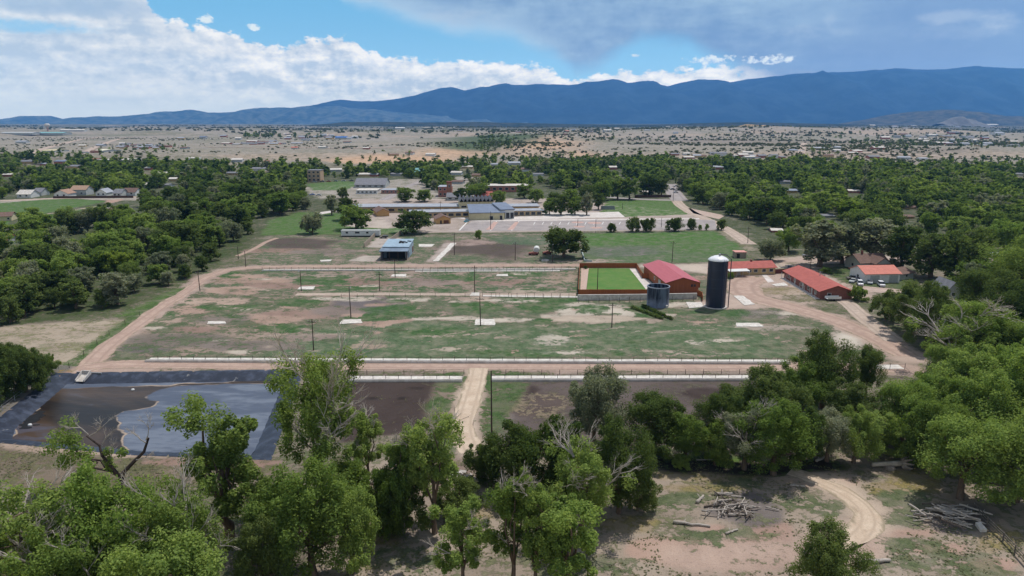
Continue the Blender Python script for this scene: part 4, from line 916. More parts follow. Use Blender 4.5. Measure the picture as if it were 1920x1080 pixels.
A = G(940, 411); B = G(964, 410); t, w = root_at('school_entrance', 'glazed white framed school entrance block beside the cream hall', 'school', A, B); h = top_z(A, 394); flat(t, w, 20, h, M_WHITE, M_BLUEROOF, .5, .5, slope=2)
for k in range(3): opening(t, w, 20, 'front', w * (k + .5) / 3, .4, w / 3 * .8, h * .62)
A = G(857, 406); B = G(882, 405); t, w = root_at('school_annex', 'small white annex between the school wing and the cream hall', 'school', A, B); flat(t, w, 8, 3.2, M_WHITE, M_SLAB, .3, .3); opening(t, w, 8, 'front', w * .5, .8, w * .8, 1.4)
A = G(930, 398); B = G(1010, 397); t, w = root_at('school_building', 'rear school wing with a pale flat roof beside the grove', 'school', A, B); flat(t, w, 14, 3.6, M_TANW, M_GRROOF, .9, .45)
for k in range(6): opening(t, w, 14, 'front', w * (k + .5) / 6, 1, w / 6 * .6, 1.5)
A = G(962, 405); B = G(1016, 404); t, w = root_at('school_building', 'front school wing with a deep pale roof beside the entrance block', 'school', A, B); flat(t, w, 9, 3.2, M_TANW, M_GRROOF, 1.3, .4)
for k in range(5): opening(t, w, 9, 'front', w * (k + .5) / 5, .5, w / 5 * .7, 2.0)
for (a, b, lab, dd) in (((708, 406), (730, 405), 'small ochre building with a brown gable roof left of the clipped tree', 16), ((819, 420), (845, 419), 'small ochre house with a brown gable and brown garage door', 11)):
    t, w = root_at('ochre_house', lab, 'house', a, b); gable(t, w, dd, 3.0, 1.9, 'y', M_OCHRE, M_BRROOF, .7)
    if dd == 11: opening(t, w, dd, 'front', w * .68, 0, w * .36, 2.2, 'door', M_OCHRE, mat('brown_door', S(132, 88, 66))); opening(t, w, dd, 'front', w * .3, 0, 1, 2.1, 'door', M_OCHRE, M_DARK)
    else: opening(t, w, dd, 'right', 6, 1, 1.6, 1.2)
t = tag(empty('bleacher', G(1128, 393), 0), 'grey bleacher stand at the corner of the mown school field', 'bleacher'); w = 46 * px_m(t.location) * .55
for k in range(5): MB().box(0, w, k * .8, k * .8 + .75, 0, .5 + .42 * k).build('tier', mat('grey_green_paint', S(120, 132, 130)), t)
# small things in school yard
M_PLAY = mat('blue_canvas', S(60, 120, 190))
t = tag(empty('tarp', G(341, 434)), 'bright blue tarpaulin shelter among the trees by the clearing', 'tarpaulin'); MB().extrude([(-3, 0), (3, 0), (2.4, 1.9), (0, 2.6), (-2.4, 1.9)], 0, 7, 'x').build('cover', M_PLAY, t)

# --- town: named buildings with parts, then generic houses
def shop(label, x0, x1, yb, hpx, wm, rm, depth=18, nwin=4, name='town_building', cat='building', storeys=1, rise=0):
    A = G(x0, yb); B = G(x1, yb); t, w = root_at(name, label, cat, A, B); h = max(2.8, hpx * px_m(A))
    if rise: gable(t, w, depth, h, rise, 'x', wm, rm, .6)
    else: flat(t, w, depth, h, wm, rm, .3, .4)
    for s in range(storeys):
        for k in range(nwin): opening(t, w, depth, 'front', w * (k + .5) / nwin, h / storeys * (s + .35), w / nwin * .5, h / storeys * .4)
    return t
shop('tall buff stone building with three rows of windows above the far field', 577, 601, 341, 21, M_STONE, M_GYROOF, 14, 3, storeys=3)
shop('long white flat roofed building by the park lot below the far field', 668, 707, 363.5, 6, M_WHITE, M_SLAB, 16, 5); shop('low brick building with a white roof edge right of the long white one', 715, 746, 363, 6, M_BRICKT, M_GRROOF, 14, 4)
shop('grey shingled hall with a wide roof behind the clipped street trees', 665, 722, 352, 4, M_GREYW, M_GYROOF, 26, 5, rise=5)
shop('teal roofed white house among the town trees', 778, 806, 331, 8, M_WHITE, M_TEAL, 16, 3, 'house', 'house', rise=4)
t = shop('salmon brick building beside a square chimney tower', 822, 846, 369, 18, M_BRICKT, M_GRROOF, 16, 3, storeys=2); 
A = G(838, 372); t, w = root_at('brick_tower', 'square brown brick chimney tower behind the school hall', 'tower', A, G(847, 372)); h = top_z(A, 342); MB().box(0, w, 0, w, 0, h).build('shaft', mat('brown_brick', S(166, 116, 92)), t); MB().box(-.25, w + .25, -.25, w + .25, h, h + .7).build('cap', M_BRICK, t); opening(t, w, w, 'front', w / 2, h * .7, 1.2, 2)
shop('long red brick building with a pale roof edge behind the school grove', 910, 990, 360, 11, M_BRICKT, M_SLAB, 20, 7); shop('low coral roofed building behind the zigzag roofed hall', 890, 922, 373, 4, M_BRICKT, M_ORROOF, 12, 3, rise=2.5); shop('low salmon house by the clipped street trees', 838, 862, 376, 5, M_GREYW, M_GYROOF, 12, 2, rise=2.6)
shop('tall red brick block in the old town trees', 158, 176, 307, 8, M_BRICKT, M_BRICKT, 22, 3, storeys=2); shop('long white roofed warehouse right of the tall red brick block', 180, 230, 304, 4, M_GREYW, M_SLAB, 40, 6); shop('white flat building near the frame edge in the old town', 2, 28, 308, 4, M_GREYW, M_SLAB, 30, 4); shop('pink and white roofed store right of the warehouse', 231, 250, 306, 5, M_BRICKT, M_SLAB, 22, 3)
shop('white fronted flat building deep in the left town trees', 348, 373, 304, 7, M_WHITE, M_SLAB, 24, 4); shop('long grey roofed building in the left town trees', 388, 416, 310, 4, M_GREYW, M_GYROOF, 24, 4); shop('brown roofed house below the long grey building', 378, 396, 320, 5, M_BRICK, M_BRROOF, 16, 2, rise=3); shop('slim salmon brick tower block in the town trees', 495, 503, 311, 9, M_BRICKT, M_BRICKT, 9, 1, storeys=2)
# row of houses above the football field
ROW = [(32, 58, 371, M_WHITE, M_SLAB, 'white arched metal shed, first in the row above the sports field'), (62, 78, 367, M_GREYW, M_GYROOF, 'grey roofed bungalow behind the bright tree above the sports field'), (102, 128, 370, M_WHITE, mat('terracotta_roof', S(176, 142, 122)), 'house with a steep terracotta gable above the sports field'), (133, 162, 366, M_GREYW, mat('terracotta_roof2', S(186, 154, 132)), 'two storey house with a pale terracotta roof above the sports field'), (180, 200, 368, M_WHITE, M_GRROOF, 'small white house with a pale grey gable above the sports field'), (212, 228, 369, M_GREYW, M_GYROOF, 'grey shed behind the dark fence above the sports field'), (230, 254, 367, M_WHITE, M_BRROOF, 'low white house with a brown roof at the right end of the sports field row'), (262, 292, 352, M_GREYW, M_SLAB, 'pale roofed house deeper in the trees right of the sports field row')]
for (x0, x1, yb, wm, rm, lab) in ROW:
    A = G(x0, yb); t, w = root_at('house', lab, 'house', A, G(x1, yb)); h = 3.0 if x0 != 133 else 4.6
    gable(t, w, 11, h, 2.9, 'y' if x0 in (102, 180) else 'x', wm, rm, .5)
    for c in (.25, .7): opening(t, w, 11, 'front', w * c, 1.1, 1.5, 1.2)
wall_thing('board_fence', 'dark board fence behind the houses above the sports field', 'fence', [(100, 372), (250, 371)], 1.8, .15, mat('dark_brown_boards', S(92, 70, 62)), part='board_panel', posts=6)
A = G(-6, 415); t, w = root_at('clubhouse', 'small cream clubhouse with a brown roof at the field edge', 'house', A, G(22, 414)); gable(t, w, 10, 3, 1.9, 'x', M_CREAM, M_BRROOF, .6); opening(t, w, 10, 'front', w * .8, .9, 1.2, 1.1)
A = G(-10, 462); t, w = root_at('house', 'pink roofed house behind shrubs at the frame edge', 'house', A, G(14, 462)); gable(t, w, 9, 3, 2, 'x', M_GREYW, M_ORROOF2, .5); opening(t, w, 9, 'front', w * .5, 1, 1.2, 1)
A = G(205, 405); t, w = root_at('shed', 'dark roofed field house beside the paved court', 'shed', A, G(228, 400)); gable(t, w, 7, 2.8, 1.4, 'x', M_BRICK, M_BRROOF, .4); opening(t, w, 7, 'front', w * .5, .9, 1.2, 1)
# water tower
P = G(90, 246); t = tag(empty('water_tower', P), 'white domed water tower on the far plain', 'water tower'); s = px_m(P) * 1.25; 
MB().lathe([(.05, 11.5 * s), (2.6 * s, 11.2 * s), (3.8 * s, 9.5 * s), (3.6 * s, 7.6 * s), (1.5 * s, 6.4 * s), (.05, 6.3 * s)], 20).build('tank', M_SLAB, t, True); MB().cyl((0, 0, 0), (0, 0, 6.5 * s), 1.5 * s, 1.1 * s, 12).build('stem', mat('salmon_tower', S(214, 176, 160)), t)

# generic houses across the plain, each its own thing
hv = {}
def far_house(label, x, y, wpx, hpx, wm, rm, group, d=None, name='house', cat='house'):
    KEEPBOX.append((x - wpx / 2, x + wpx / 2, y, hpx)); P = G(x, y); s = px_m(P); w = wpx * s; h = hpx * s; d = d or min(40, max(9, w * .8))
    t = tag(empty(name, P, random.uniform(-.3, .3)), label, cat, group)
    MB().extrude([(0, -1), (d, -1), (d, h * .62), (d / 2, h * .95), (0, h * .62)], -w / 2, w / 2, 'x').build('wall', wm, t)
    o = .5; MB().extrude([(-o, h * .6), (d / 2, h * .96), (d + o, h * .6), (d + o, h * .68), (d / 2, h * 1.04), (-o, h * .68)], -w / 2 - o, w / 2 + o, 'x').build('roof', rm, t)
random.seed(21)
RM = [(M_SLAB, 'white'), (M_GYROOF, 'grey'), (M_BRROOF, 'brown'), (M_GRROOF, 'pale grey'), (M_ORROOF2, 'coral'), (M_BLUEROOF, 'blue grey')]
def house_row(phrase, spots, group, wall=None):
    for i, (x, y, w_, h_) in enumerate(sorted(spots)):
        rm, cn = random.choices(RM, (5, 4, 3, 4, .3, 1))[0]
        far_house('%s roofed house, %s from left %s' % (cn, ordn(i), phrase), x, y, w_, h_, random.choice([M_WHITE, M_GREYW, M_TANW, M_BRICKT]), rm, group)
house_row('in the town north of the football field', [(x + random.uniform(-8, 8), y + random.uniform(-2, 3), random.uniform(12, 24), random.uniform(5, 7)) for x, y in ((20, 330), (55, 305), (80, 312), (110, 308), (140, 318), (270, 318), (300, 330), (330, 338), (310, 350), (440, 330), (480, 322), (440, 302))], 'houses in the western town trees')
house_row('in the middle town trees', [(x + random.uniform(-6, 6), y, random.uniform(12, 22), random.uniform(5, 7)) for x, y in ((625, 322), (676, 331), (695, 331), (745, 330), (860, 328), (876, 316), (895, 332), (930, 312), (960, 310), (985, 322), (1010, 330), (860, 345), (1180, 340), (1215, 364), (1150, 318))], 'houses in the middle town trees')
house_row('in the eastern town trees', [(x + random.uniform(-6, 6), y, random.uniform(12, 24), random.uniform(5, 7)) for x, y in ((1310, 296), (1345, 292), (1395, 294), (1408, 290), (1430, 296), (1450, 293), (1490, 288), (1345, 318), (1470, 345), (1480, 362), (1600, 362), (1705, 392), (1560, 408), (1460, 436), (1705, 410), (1870, 484), (1910, 330), (1755, 470), (1640, 298))], 'houses in the eastern town trees')
house_row('on the dry plain beyond the western town', [(x + random.uniform(-8, 8), y + random.uniform(-1, 1), random.uniform(9, 18), random.uniform(3.5, 5)) for x, y in ((40, 269), (160, 288), (185, 288), (155, 275), (180, 276), (225, 277), (240, 274), (255, 276), (270, 279), (285, 276), (305, 275), (345, 261), (385, 260), (420, 258), (450, 263), (490, 272), (510, 273), (520, 268), (553, 280), (600, 278), (545, 262), (570, 264), (620, 262), (655, 268), (690, 280), (735, 291), (765, 290), (805, 291))], 'houses scattered on the western plain')
house_row('on the dry plain beyond the eastern town', [(x + random.uniform(-8, 8), y + random.uniform(-1, 1), random.uniform(10, 22), random.uniform(3.5, 5.5)) for x, y in ((1530, 282), (1570, 284), (1600, 290), (1580, 278), (1610, 285), (1650, 281), (1690, 298), (1740, 268), (1765, 271), (1785, 272), (1810, 273), (1850, 276), (1910, 268), (1880, 253), (1850, 272), (1900, 275), (1660, 262), (1790, 253), (1700, 255), (1735, 300))], 'houses scattered on the eastern plain')
def cluster(phrase, group, cx, cy, rx, ry, n, wr=(9, 20), hr=(3.5, 5)):
    house_row(phrase, [(cx + random.gauss(0, rx), cy + random.gauss(0, ry), random.uniform(*wr), random.uniform(*hr)) for _ in range(n)], group)
cluster('in the pale estate behind the blue roofed warehouse', 'houses of the pale estate', 580, 258, 50, 3, 16, (8, 14), (3, 4)); cluster('in the hamlet beyond the red brick block', 'houses of the western hamlet', 275, 277, 30, 3, 12, (8, 14)); cluster('among the low trailers on the near western plain', 'trailers of the western plain', 500, 270, 40, 3, 12, (10, 22), (3, 4)); cluster('by the dirt road north of the eastern wood', 'houses north of the eastern wood', 1420, 293, 60, 3, 14, (10, 20)); cluster('on the scrubby slope at the far right', 'houses of the far right slope', 1800, 262, 60, 6, 14, (8, 18)); cluster('along the foot of the dark mesa', 'houses under the dark mesa', 1100, 249, 150, 2.5, 12, (6, 11), (2.4, 3.2)); cluster('below the small grey hill', 'houses below the grey hill', 1720, 240, 90, 3, 12, (6, 12), (2.5, 3.4))
for i, (x, y, w_, c, lab) in enumerate(((92, 250, 60, M_TEAL, 'long pale teal roofed block under the water tower'), (30, 251, 70, M_GREYW, 'long low grey block left of the water tower'), (135, 247, 40, M_SLAB, 'white roofed block right of the water tower'), (640, 261, 22, M_PLAY, 'bright blue roofed warehouse on the plain'), (1668, 233, 28, M_SLAB, 'long white roofed barn below the eastern hills'), (1862, 238, 26, M_SLAB, 'white roofed barn near the eastern frame edge'), (1905, 232, 22, M_SLAB, 'big white hall at the far eastern edge'), (750, 243, 18, M_SLAB, 'bright white roof among the dark mid plain scrub'), (1140, 247, 14, M_SLAB, 'small white roof on the central mid plain'), (1730, 223.5 + 9, 8, M_SLAB, 'tiny white hall at the foot of the small hill'), (90, 286, 24, M_CREAM, 'cream roofed warehouse beyond the western woods'), (183, 286, 20, mat('cream_roof', S(246, 240, 214)), 'bright cream metal barn on the near western plain'))):
    P = G(x, y); far_house(lab, x, y, w_, 4.2 if y < 260 else 5, M_GREYW, c, None, 40, 'warehouse', 'warehouse')
# ------------------------------------------------------------------ trees
def leaf_mat(name, c1, c2, c3=None, tinted=False):
    m = bpy.data.materials.new(name); m.use_nodes = True; nt = m.node_tree; nt.nodes.clear()
    out = nt.nodes.new('ShaderNodeOutputMaterial'); oi = nt.nodes.new('ShaderNodeObjectInfo'); ge = nt.nodes.new('ShaderNodeNewGeometry')
    isl = E(nt, ge.outputs['Random Per Island']); v = E(nt, ge.outputs['Position'])
    r = attr(nt, 'tint') if tinted else E(nt, oi.outputs['Random'])
    c = mix(nt, r, c1, c2)
    if tinted: c = mix(nt, attr(nt, 'kind').ss(.5, .6), c, c3)
    n = noise(nt, v, .55, 3, .6)
    c = mix(nt, n.ss(.35, .65) * .5, c, mix(nt, 1.0, c, (1.3, 1.18, .95), 'MULTIPLY'))
    c = mix(nt, isl, mix(nt, 1.0, c, (.68, .74, .7), 'MULTIPLY'), mix(nt, 1.0, c, (1.3, 1.22, 1.15), 'MULTIPLY'))
    d = nt.nodes.new('ShaderNodeBsdfDiffuse'); t = nt.nodes.new('ShaderNodeBsdfTranslucent'); ms_ = nt.nodes.new('ShaderNodeMixShader'); ms_.inputs[0].default_value = .42
    setin(nt, d.inputs[0], c); setin(nt, t.inputs[0], mix(nt, 1.0, c, (1.25, 1.3, .7), 'MULTIPLY'))
    nt.links.new(d.outputs[0], ms_.inputs[1]); nt.links.new(t.outputs[0], ms_.inputs[2]); nt.links.new(ms_.outputs[0], out.inputs[0]); return m
LEAF = {'light': leaf_mat('light_green_leaves', (.168, .25, .066), (.225, .30, .095)), 'dark': leaf_mat('dark_green_leaves', (.072, .11, .036), (.13, .175, .062)),
        'grey': leaf_mat('grey_green_leaves', (.16, .19, .135), (.25, .27, .205)), 'mid': leaf_mat('mid_green_leaves', (.125, .19, .05), (.19, .26, .078)), 'lime': leaf_mat('yellow_green_leaves', (.17, .25, .045), (.2, .26, .055))}
M_BARK = mat('grey_brown_bark', S(126, 108, 94), S(78, 66, 58), 1.2, .95, 0, .1, .4, (3, 3, .6)); M_DEAD = mat('bleached_dead_wood', S(196, 186, 176), S(150, 140, 132), 1.0, .9)
WORDS = {'light': 'light green', 'dark': 'dark green', 'grey': 'grey green', 'mid': 'green', 'lime': 'yellow green'}

def leaves(rg, C_, Rr, per, leaf, flat=.95, upb=.55):
    n = len(C_) * per
    c = np.repeat(C_, per, 0); rr = np.repeat(Rr, per)
    d = rg.normal(size=(n, 3)); d /= np.linalg.norm(d, axis=1)[:, None]
    u = rg.random(n) ** .42
    p = c + d * (rr * u)[:, None] * np.array([1, 1, flat])
    nn = d * .6 + rg.normal(size=(n, 3)) * .55; nn[:, 2] += upb; nn /= np.linalg.norm(nn, axis=1)[:, None]
    a = np.cross(nn, rg.normal(size=(n, 3))); a /= np.linalg.norm(a, axis=1)[:, None]; b = np.cross(nn, a)
    s = leaf * (.5 + .9 * rg.random(n))[:, None]
    V = np.stack([p - a * s, p - b * s * .62, p + a * s, p + b * s * .62], 1).reshape(-1, 3)
    return V, np.arange(n * 4).reshape(n, 4)

def make_proto(seed, H=12., W=10., base=.25, lobes=6, puffs=44, per=200, leaf=.3, spread=.55, dead=0, trunk=None, lean=(0, 0), gap=0.0, column=False, limbs=True, side=6, core=True, pr=(.3, .56), tall=.95):
    rg = np.random.default_rng(seed); rnd = random.Random(seed)
    L = []; zb = base * H
    for i in range(lobes):
        a = i * 2.4 + rnd.random(); t = (i + .5) / lobes
        if column: rl = W * .5 * (.95 - .35 * abs(2 * t - .9)); L.append((np.array([math.cos(a) * W * .08, math.sin(a) * W * .08, zb + (H - zb) * (.1 + .8 * t)]), rl, rl))
        else:
            rl = W * .5 * rnd.uniform(.42, .64); rad = W * .5 * spread * rnd.uniform(.35, 1.05) * (1 - .45 * t * t); z = zb + (H - zb) * (.12 + .7 * t ** .9 * rnd.uniform(.8, 1.12)); z = min(z, H - rl * .75)
            L.append((np.array([math.cos(a) * rad + lean[0] * z / H, math.sin(a) * rad + lean[1] * z / H, z]), rl, rl * rnd.uniform(.7, .95)))
    if core: L.append((np.array([lean[0] * .5, lean[1] * .5, zb + (H - zb) * .42]), W * .4, (H - zb) * .38)); lobes += 1
    Cs = []; Rs = []
    for k in range(puffs):
        c, rl, rz = L[k % lobes]
        d = rg.normal(size=3); d /= np.linalg.norm(d); d[2] = d[2] * .8 + .16
        q = c + d * np.array([rl, rl, rz]) * rg.uniform(.62, 1.0); q[2] = max(q[2], zb * .8 + .3)
        if gap and rg.random() < gap: continue
        Cs.append(q); Rs.append(rl * rg.uniform(*pr))
    Cs = np.array(Cs); Rs = np.array(Rs); V, Q = leaves(rg, Cs, Rs, per, leaf, tall)
    crown = ('crown', V, Q)
    mb = MB(); tr = trunk or H * .022 + .08
    split = max(zb * .9, H * .16); top = Vector((lean[0] * .6, lean[1] * .6, H * .62))
    tp = [Vector((0, 0, -.4)), Vector((0, 0, .0)), Vector((lean[0] * .2 + rnd.uniform(-.2, .2), lean[1] * .2, split * .6)), Vector((lean[0] * .4 + rnd.uniform(-.3, .3), lean[1] * .4, split)), top]
    mb.tube(tp, [tr * 1.45, tr * 1.2, tr, tr * .85, tr * .3], side)
    def limb(p0, p1, r, n=4, sag=.12):
        p0 = Vector(p0); p1 = Vector(p1); mid = p0.lerp(p1, .5) + Vector((rnd.uniform(-1, 1), rnd.uniform(-1, 1), rnd.uniform(.2, 1))) * (p1 - p0).length * sag
        pts = [p0, p0.lerp(mid, .55), mid, mid.lerp(p1, .6), p1]; mb2.tube(pts, [r, r * .8, r * .6, r * .42, r * .18], n); return pts
    mb2 = mb
    if limbs:
        for c, rl, rz in L:
            f = min(.95, max(.3, (c[2] - rl) / H * .8)); p0 = tp[3].lerp(top, rnd.uniform(0, .6)); pts = limb(p0, c, tr * .5, 5)
            for _ in range(5 if per > 100 else 1):
                k = rg.integers(len(Cs)); 
                if np.linalg.norm(Cs[k] - c) < rl * 1.3: limb(pts[rnd.randint(2, 4)], Cs[k], tr * .18, 4)
    twig = None
    if dead:
        twig = []
        def rec(p, d, ln, r, lev):
            e = p + d * ln + Vector((0, 0, ln * .05)); m_ = p.lerp(e, .5) + Vector((rnd.uniform(-1, 1), rnd.uniform(-1, 1), rnd.uniform(-1, 1))) * ln * .12
            mb2.tube([p, m_, e], [r, r * .75, r * .5], 4 if lev else 5)
            if lev < 3:
                for _ in range(3 if lev else 4):
                    nd = (d + Vector((rnd.uniform(-1, 1), rnd.uniform(-1, 1), rnd.uniform(-.5, .9))) * .75).normalized(); rec(m_.lerp(e, rnd.random()), nd, ln * rnd.uniform(.45, .7), r * .5, lev + 1)
        for k in range(dead):
            c, rl, rz = L[rnd.randrange(lobes)]; c = Vector(c); out_ = Vector((c.x - lean[0] * .5, c.y - lean[1] * .5, 0)); out_ = out_.normalized() if out_.length > .1 else Vector((1, 0, 0)); d = (out_ * rnd.uniform(.2, 1) + Vector((rnd.uniform(-.6, .6), rnd.uniform(-.6, .6), rnd.uniform(.3, 1.1)))).normalized()
            mb2 = MB(); twig.append(mb2); rec(c - d * rl * .1, d, rl * rnd.uniform(.75, 1.1), max(.08, tr * .26), 0)
    return crown, mb, twig, H, W

class Proto:
    def __init__(s, seed, **k):
        s.crown, mb, tw, s.H, s.W = make_proto(seed, **k); s.me = {}
        me = bpy.data.meshes.new('trunk'); me.from_pydata(mb.v, [], mb.f); me.materials.append(M_BARK); me.polygons.foreach_set('use_smooth', [True] * len(me.polygons)); s.trunk = me
        s.twig = None
        if tw:
            s.twig = []
            for q in tw: m_ = bpy.data.meshes.new('dead_branch'); m_.from_pydata(q.v, [], q.f); m_.materials.append(M_DEAD); s.twig.append(m_)
    def crown_mesh(s, sp):
        if sp not in s.me: s.me[sp] = np_mesh('crown', s.crown[1], s.crown[2], LEAF[sp])
        return s.me[sp]
def plant(proto, sp, P, h, w, label, name='broadleaf_tree', cat='tree', group=None, rz=None, dead=True):
    t = tag(empty(name, P, random.uniform(0, 6.28) if rz is None else rz), label, cat, group)
    t.scale = (w / proto.W, w / proto.W, h / proto.H)
    link('trunk', proto.trunk, t); link('crown', proto.crown_mesh(sp), t)
    if proto.twig and dead:
        for q in proto.twig: link('dead_branch', q, t)
    return t
random.seed(99)
NEAR = {'full': [Proto(100 + i, H=15, W=12, base=.12, lobes=9, puffs=120, per=300, leaf=.135, dead=0, pr=(.2, .44), tall=1.25) for i in range(3)],
        'dead': [Proto(120 + i, H=16, W=12, base=.2, lobes=8, puffs=120, per=260, leaf=.13, dead=16, gap=.24, core=False, pr=(.18, .38), tall=1.35) for i in range(3)],
        'open': [Proto(140 + i, H=17, W=8, base=.2, lobes=8, puffs=90, per=240, leaf=.13, dead=8, gap=.2, core=False, pr=(.2, .42), tall=1.4, trunk=.27, spread=.62) for i in range(3)],
        'bush': [Proto(160 + i, H=7, W=9, base=.02, lobes=9, puffs=100, per=230, leaf=.13, spread=.7, pr=(.2, .42)) for i in range(3)],
        'upright': [Proto(180 + i, H=16, W=8, base=.1, lobes=8, puffs=110, per=270, leaf=.13, spread=.62, core=False, pr=(.2, .42), gap=.12, tall=1.4) for i in range(2)]}
MIDP = {'round': [Proto(200 + i, H=12, W=11, base=.04, lobes=10, puffs=110, per=70, leaf=.3, pr=(.2, .46), side=5) for i in range(5)],
        'tall': [Proto(220 + i, H=16, W=10, base=.05, lobes=10, puffs=110, per=70, leaf=.3, pr=(.2, .44), tall=1.2, spread=.6, side=5) for i in range(3)],
        'bush': [Proto(240 + i, H=5, W=7, base=.02, lobes=7, puffs=64, per=64, leaf=.24, spread=.7, side=5) for i in range(3)]}
# ------------------------------------------------------------------ trees one can tell apart: photo column, base row, top row, width in photo pixels, build, colour, label
def near(px, yb, yt, wpx, kind, sp, label, name=None, rz=None, dead=True, lib=None):
    P = G(px, yb); h = top_z(P, yt) * 1.02; k = px_m(P); lib = lib or NEAR
    # the crown stands nearer the lens than the foot: measure its width half way up
    pr = random.choice(lib[kind]); nm = name or {'bush': 'shrub'}.get(kind, 'cottonwood_tree' if lib is NEAR else 'broadleaf_tree')
    return plant(pr, sp, P, h, wpx * k * (.92 if yb > 900 else 1.0), label, nm, 'shrub' if nm == 'shrub' else 'tree', None, rz, dead)
near(40, 1190, 880, 300, 'dead', 'light', 'light green cottonwood with bleached dead limbs at the lower corner left of all others')
near(215, 1160, 868, 250, 'full', 'light', 'leafy light green cottonwood in front of the forked dark tree')
near(345, 1150, 895, 230, 'dead', 'mid', 'green cottonwood with pale dead twigs, between two leafy cottonwoods at the bottom edge')
near(120, 1230, 990, 260, 'dead', 'mid', 'low green cottonwood with dead grey twigs at the very bottom edge')
near(330, 1240, 985, 280, 'full', 'light', 'light green cottonwood crown filling the bottom edge below the dead twigged one')
near(590, 1085, 855, 245, 'full', 'mid', 'big rounded green cottonwood right of the upright dark tree near the bottom')
near(500, 1120, 960, 150, 'full', 'dark', 'dark shaded tree tucked between the big rounded cottonwood and its neighbour')
near(660, 1075, 890, 150, 'full', 'light', 'light green cottonwood overlapping the right side of the big rounded one')
near(520, 1030, 890, 150, 'full', 'mid', 'green cottonwood behind the left shoulder of the big rounded one')
near(655, 960, 850, 120, 'full', 'mid', 'green tree behind the big rounded cottonwood, below the dead crowned one')
near(720, 1010, 880, 110, 'bush', 'mid', 'green thicket left of the dark shrub under the tall thin cottonwood', 'shrub')
near(430, 1010, 752, 190, 'upright', 'mid', 'upright green tree with a ragged two pronged top before the lined pond')
near(605, 935, 655, 230, 'dead', 'mid', 'large green cottonwood with a grey dead crown rising over the pond corner')
near(690, 905, 768, 100, 'open', 'light', 'smaller light green tree beside the dead crowned cottonwood')
near(745, 1000, 880, 130, 'bush', 'dark', 'dark shrub at the foot of the tall thin cottonwood')
near(815, 1000, 740, 150, 'open', 'light', 'tall thin cottonwood with long bare trunks left of the sandy track')
near(765, 985, 800, 130, 'open', 'light', 'slender light green cottonwood leaning beside the tall bare trunked one')
near(868, 1120, 925, 140, 'open', 'light', 'small crowned cottonwood on a bare leaning trunk at the bottom edge')
near(965, 1110, 865, 150, 'open', 'mid', 'slim cottonwood with leafy lower stem right of the leaning one')
near(1005, 1120, 890, 130, 'open', 'light', 'light green cottonwood on a thin straight trunk next to the slim leafy stemmed one')
near(1060, 1130, 925, 170, 'upright', 'light', 'wide bright cottonwood with its trunk at the bottom centre edge', dead=False)
near(1090, 1010, 815, 190, 'dead', 'light', 'cottonwood with spreading silver dead limbs above the bright wide one')
near(905, 905, 838, 90, 'bush', 'dark', 'dark shrub at the end of the sandy track', lib=NEAR)
near(960, 915, 800, 140, 'bush', 'dark', 'dark dense shrub just right of the sandy track end')
near(1040, 925, 790, 170, 'bush', 'dark', 'big dark thicket crown behind the dead limbed cottonwood')
near(1160, 962, 778, 150, 'full', 'dark', 'large dense dark tree beside the open dry grass')
near(1195, 958, 885, 90, 'bush', 'dark', 'low dark shrub at the right foot of the large dense dark tree')
near(860, 965, 900, 110, 'bush', 'dark', 'low shaded shrub between the bare trunked cottonwood and the thicket')
near(1115, 845, 675, 140, 'full', 'grey', 'tall grey green tree standing over the eastern corral')
near(1225, 850, 725, 150, 'full', 'dark', 'dark broad tree right of the tall grey green one')
near(1550, 1135, 985, 170, 'full', 'dark', 'round dark green tree standing alone at the bottom edge below the sandy path')
near(1275, 878, 892 - 38, 40, 'bush', 'light', 'tiny light green sapling by the ditch left of the grove')
CREEK = [(1285, 865, 775, 110, 'full', 'mid'), (1345, 845, 735, 110, 'full', 'dark'), (1395, 880, 760, 130, 'dead', 'grey'), (1340, 872, 790, 80, 'bush', 'mid'), (1450, 890, 745, 160, 'full', 'mid'), (1500, 872, 760, 120, 'full', 'dark'), (1550, 865, 765, 110, 'full', 'grey'), (1600, 868, 770, 100, 'full', 'mid'), (1645, 858, 765, 100, 'upright', 'light'),
         (1440, 820, 690, 160, 'full', 'dark'), (1375, 800, 720, 110, 'full', 'dark'), (1540, 765, 618, 125, 'full', 'dark'), (1622, 748, 640, 70, 'full', 'dark'), (1500, 780, 680, 120, 'full', 'mid'), (1590, 815, 720, 120, 'full', 'dark'), (1690, 830, 700, 130, 'full', 'light'), (1700, 870, 770, 90, 'bush', 'mid')]
ADJ = {'full': 'rounded', 'dead': 'twiggy', 'upright': 'upright', 'bush': 'low bushy', 'open': 'open', 'round': 'rounded', 'tall': 'tall'}
def listed(lst, phrase, group, lib=NEAR):
    for i, (px, yb, yt, w_, k, sp) in enumerate(sorted(lst)):
        t = near(px, yb, yt, w_, k, sp, '%s %s %s, %s from left %s' % (WORDS[sp], ADJ[k], 'shrub' if k == 'bush' else 'tree', ordn(i), phrase), {'bush': 'shrub'}.get(k, 'broadleaf_tree'), lib=lib); t['group'] = group
listed(CREEK, 'in the creek grove above the log piles', 'trees of the creek grove')
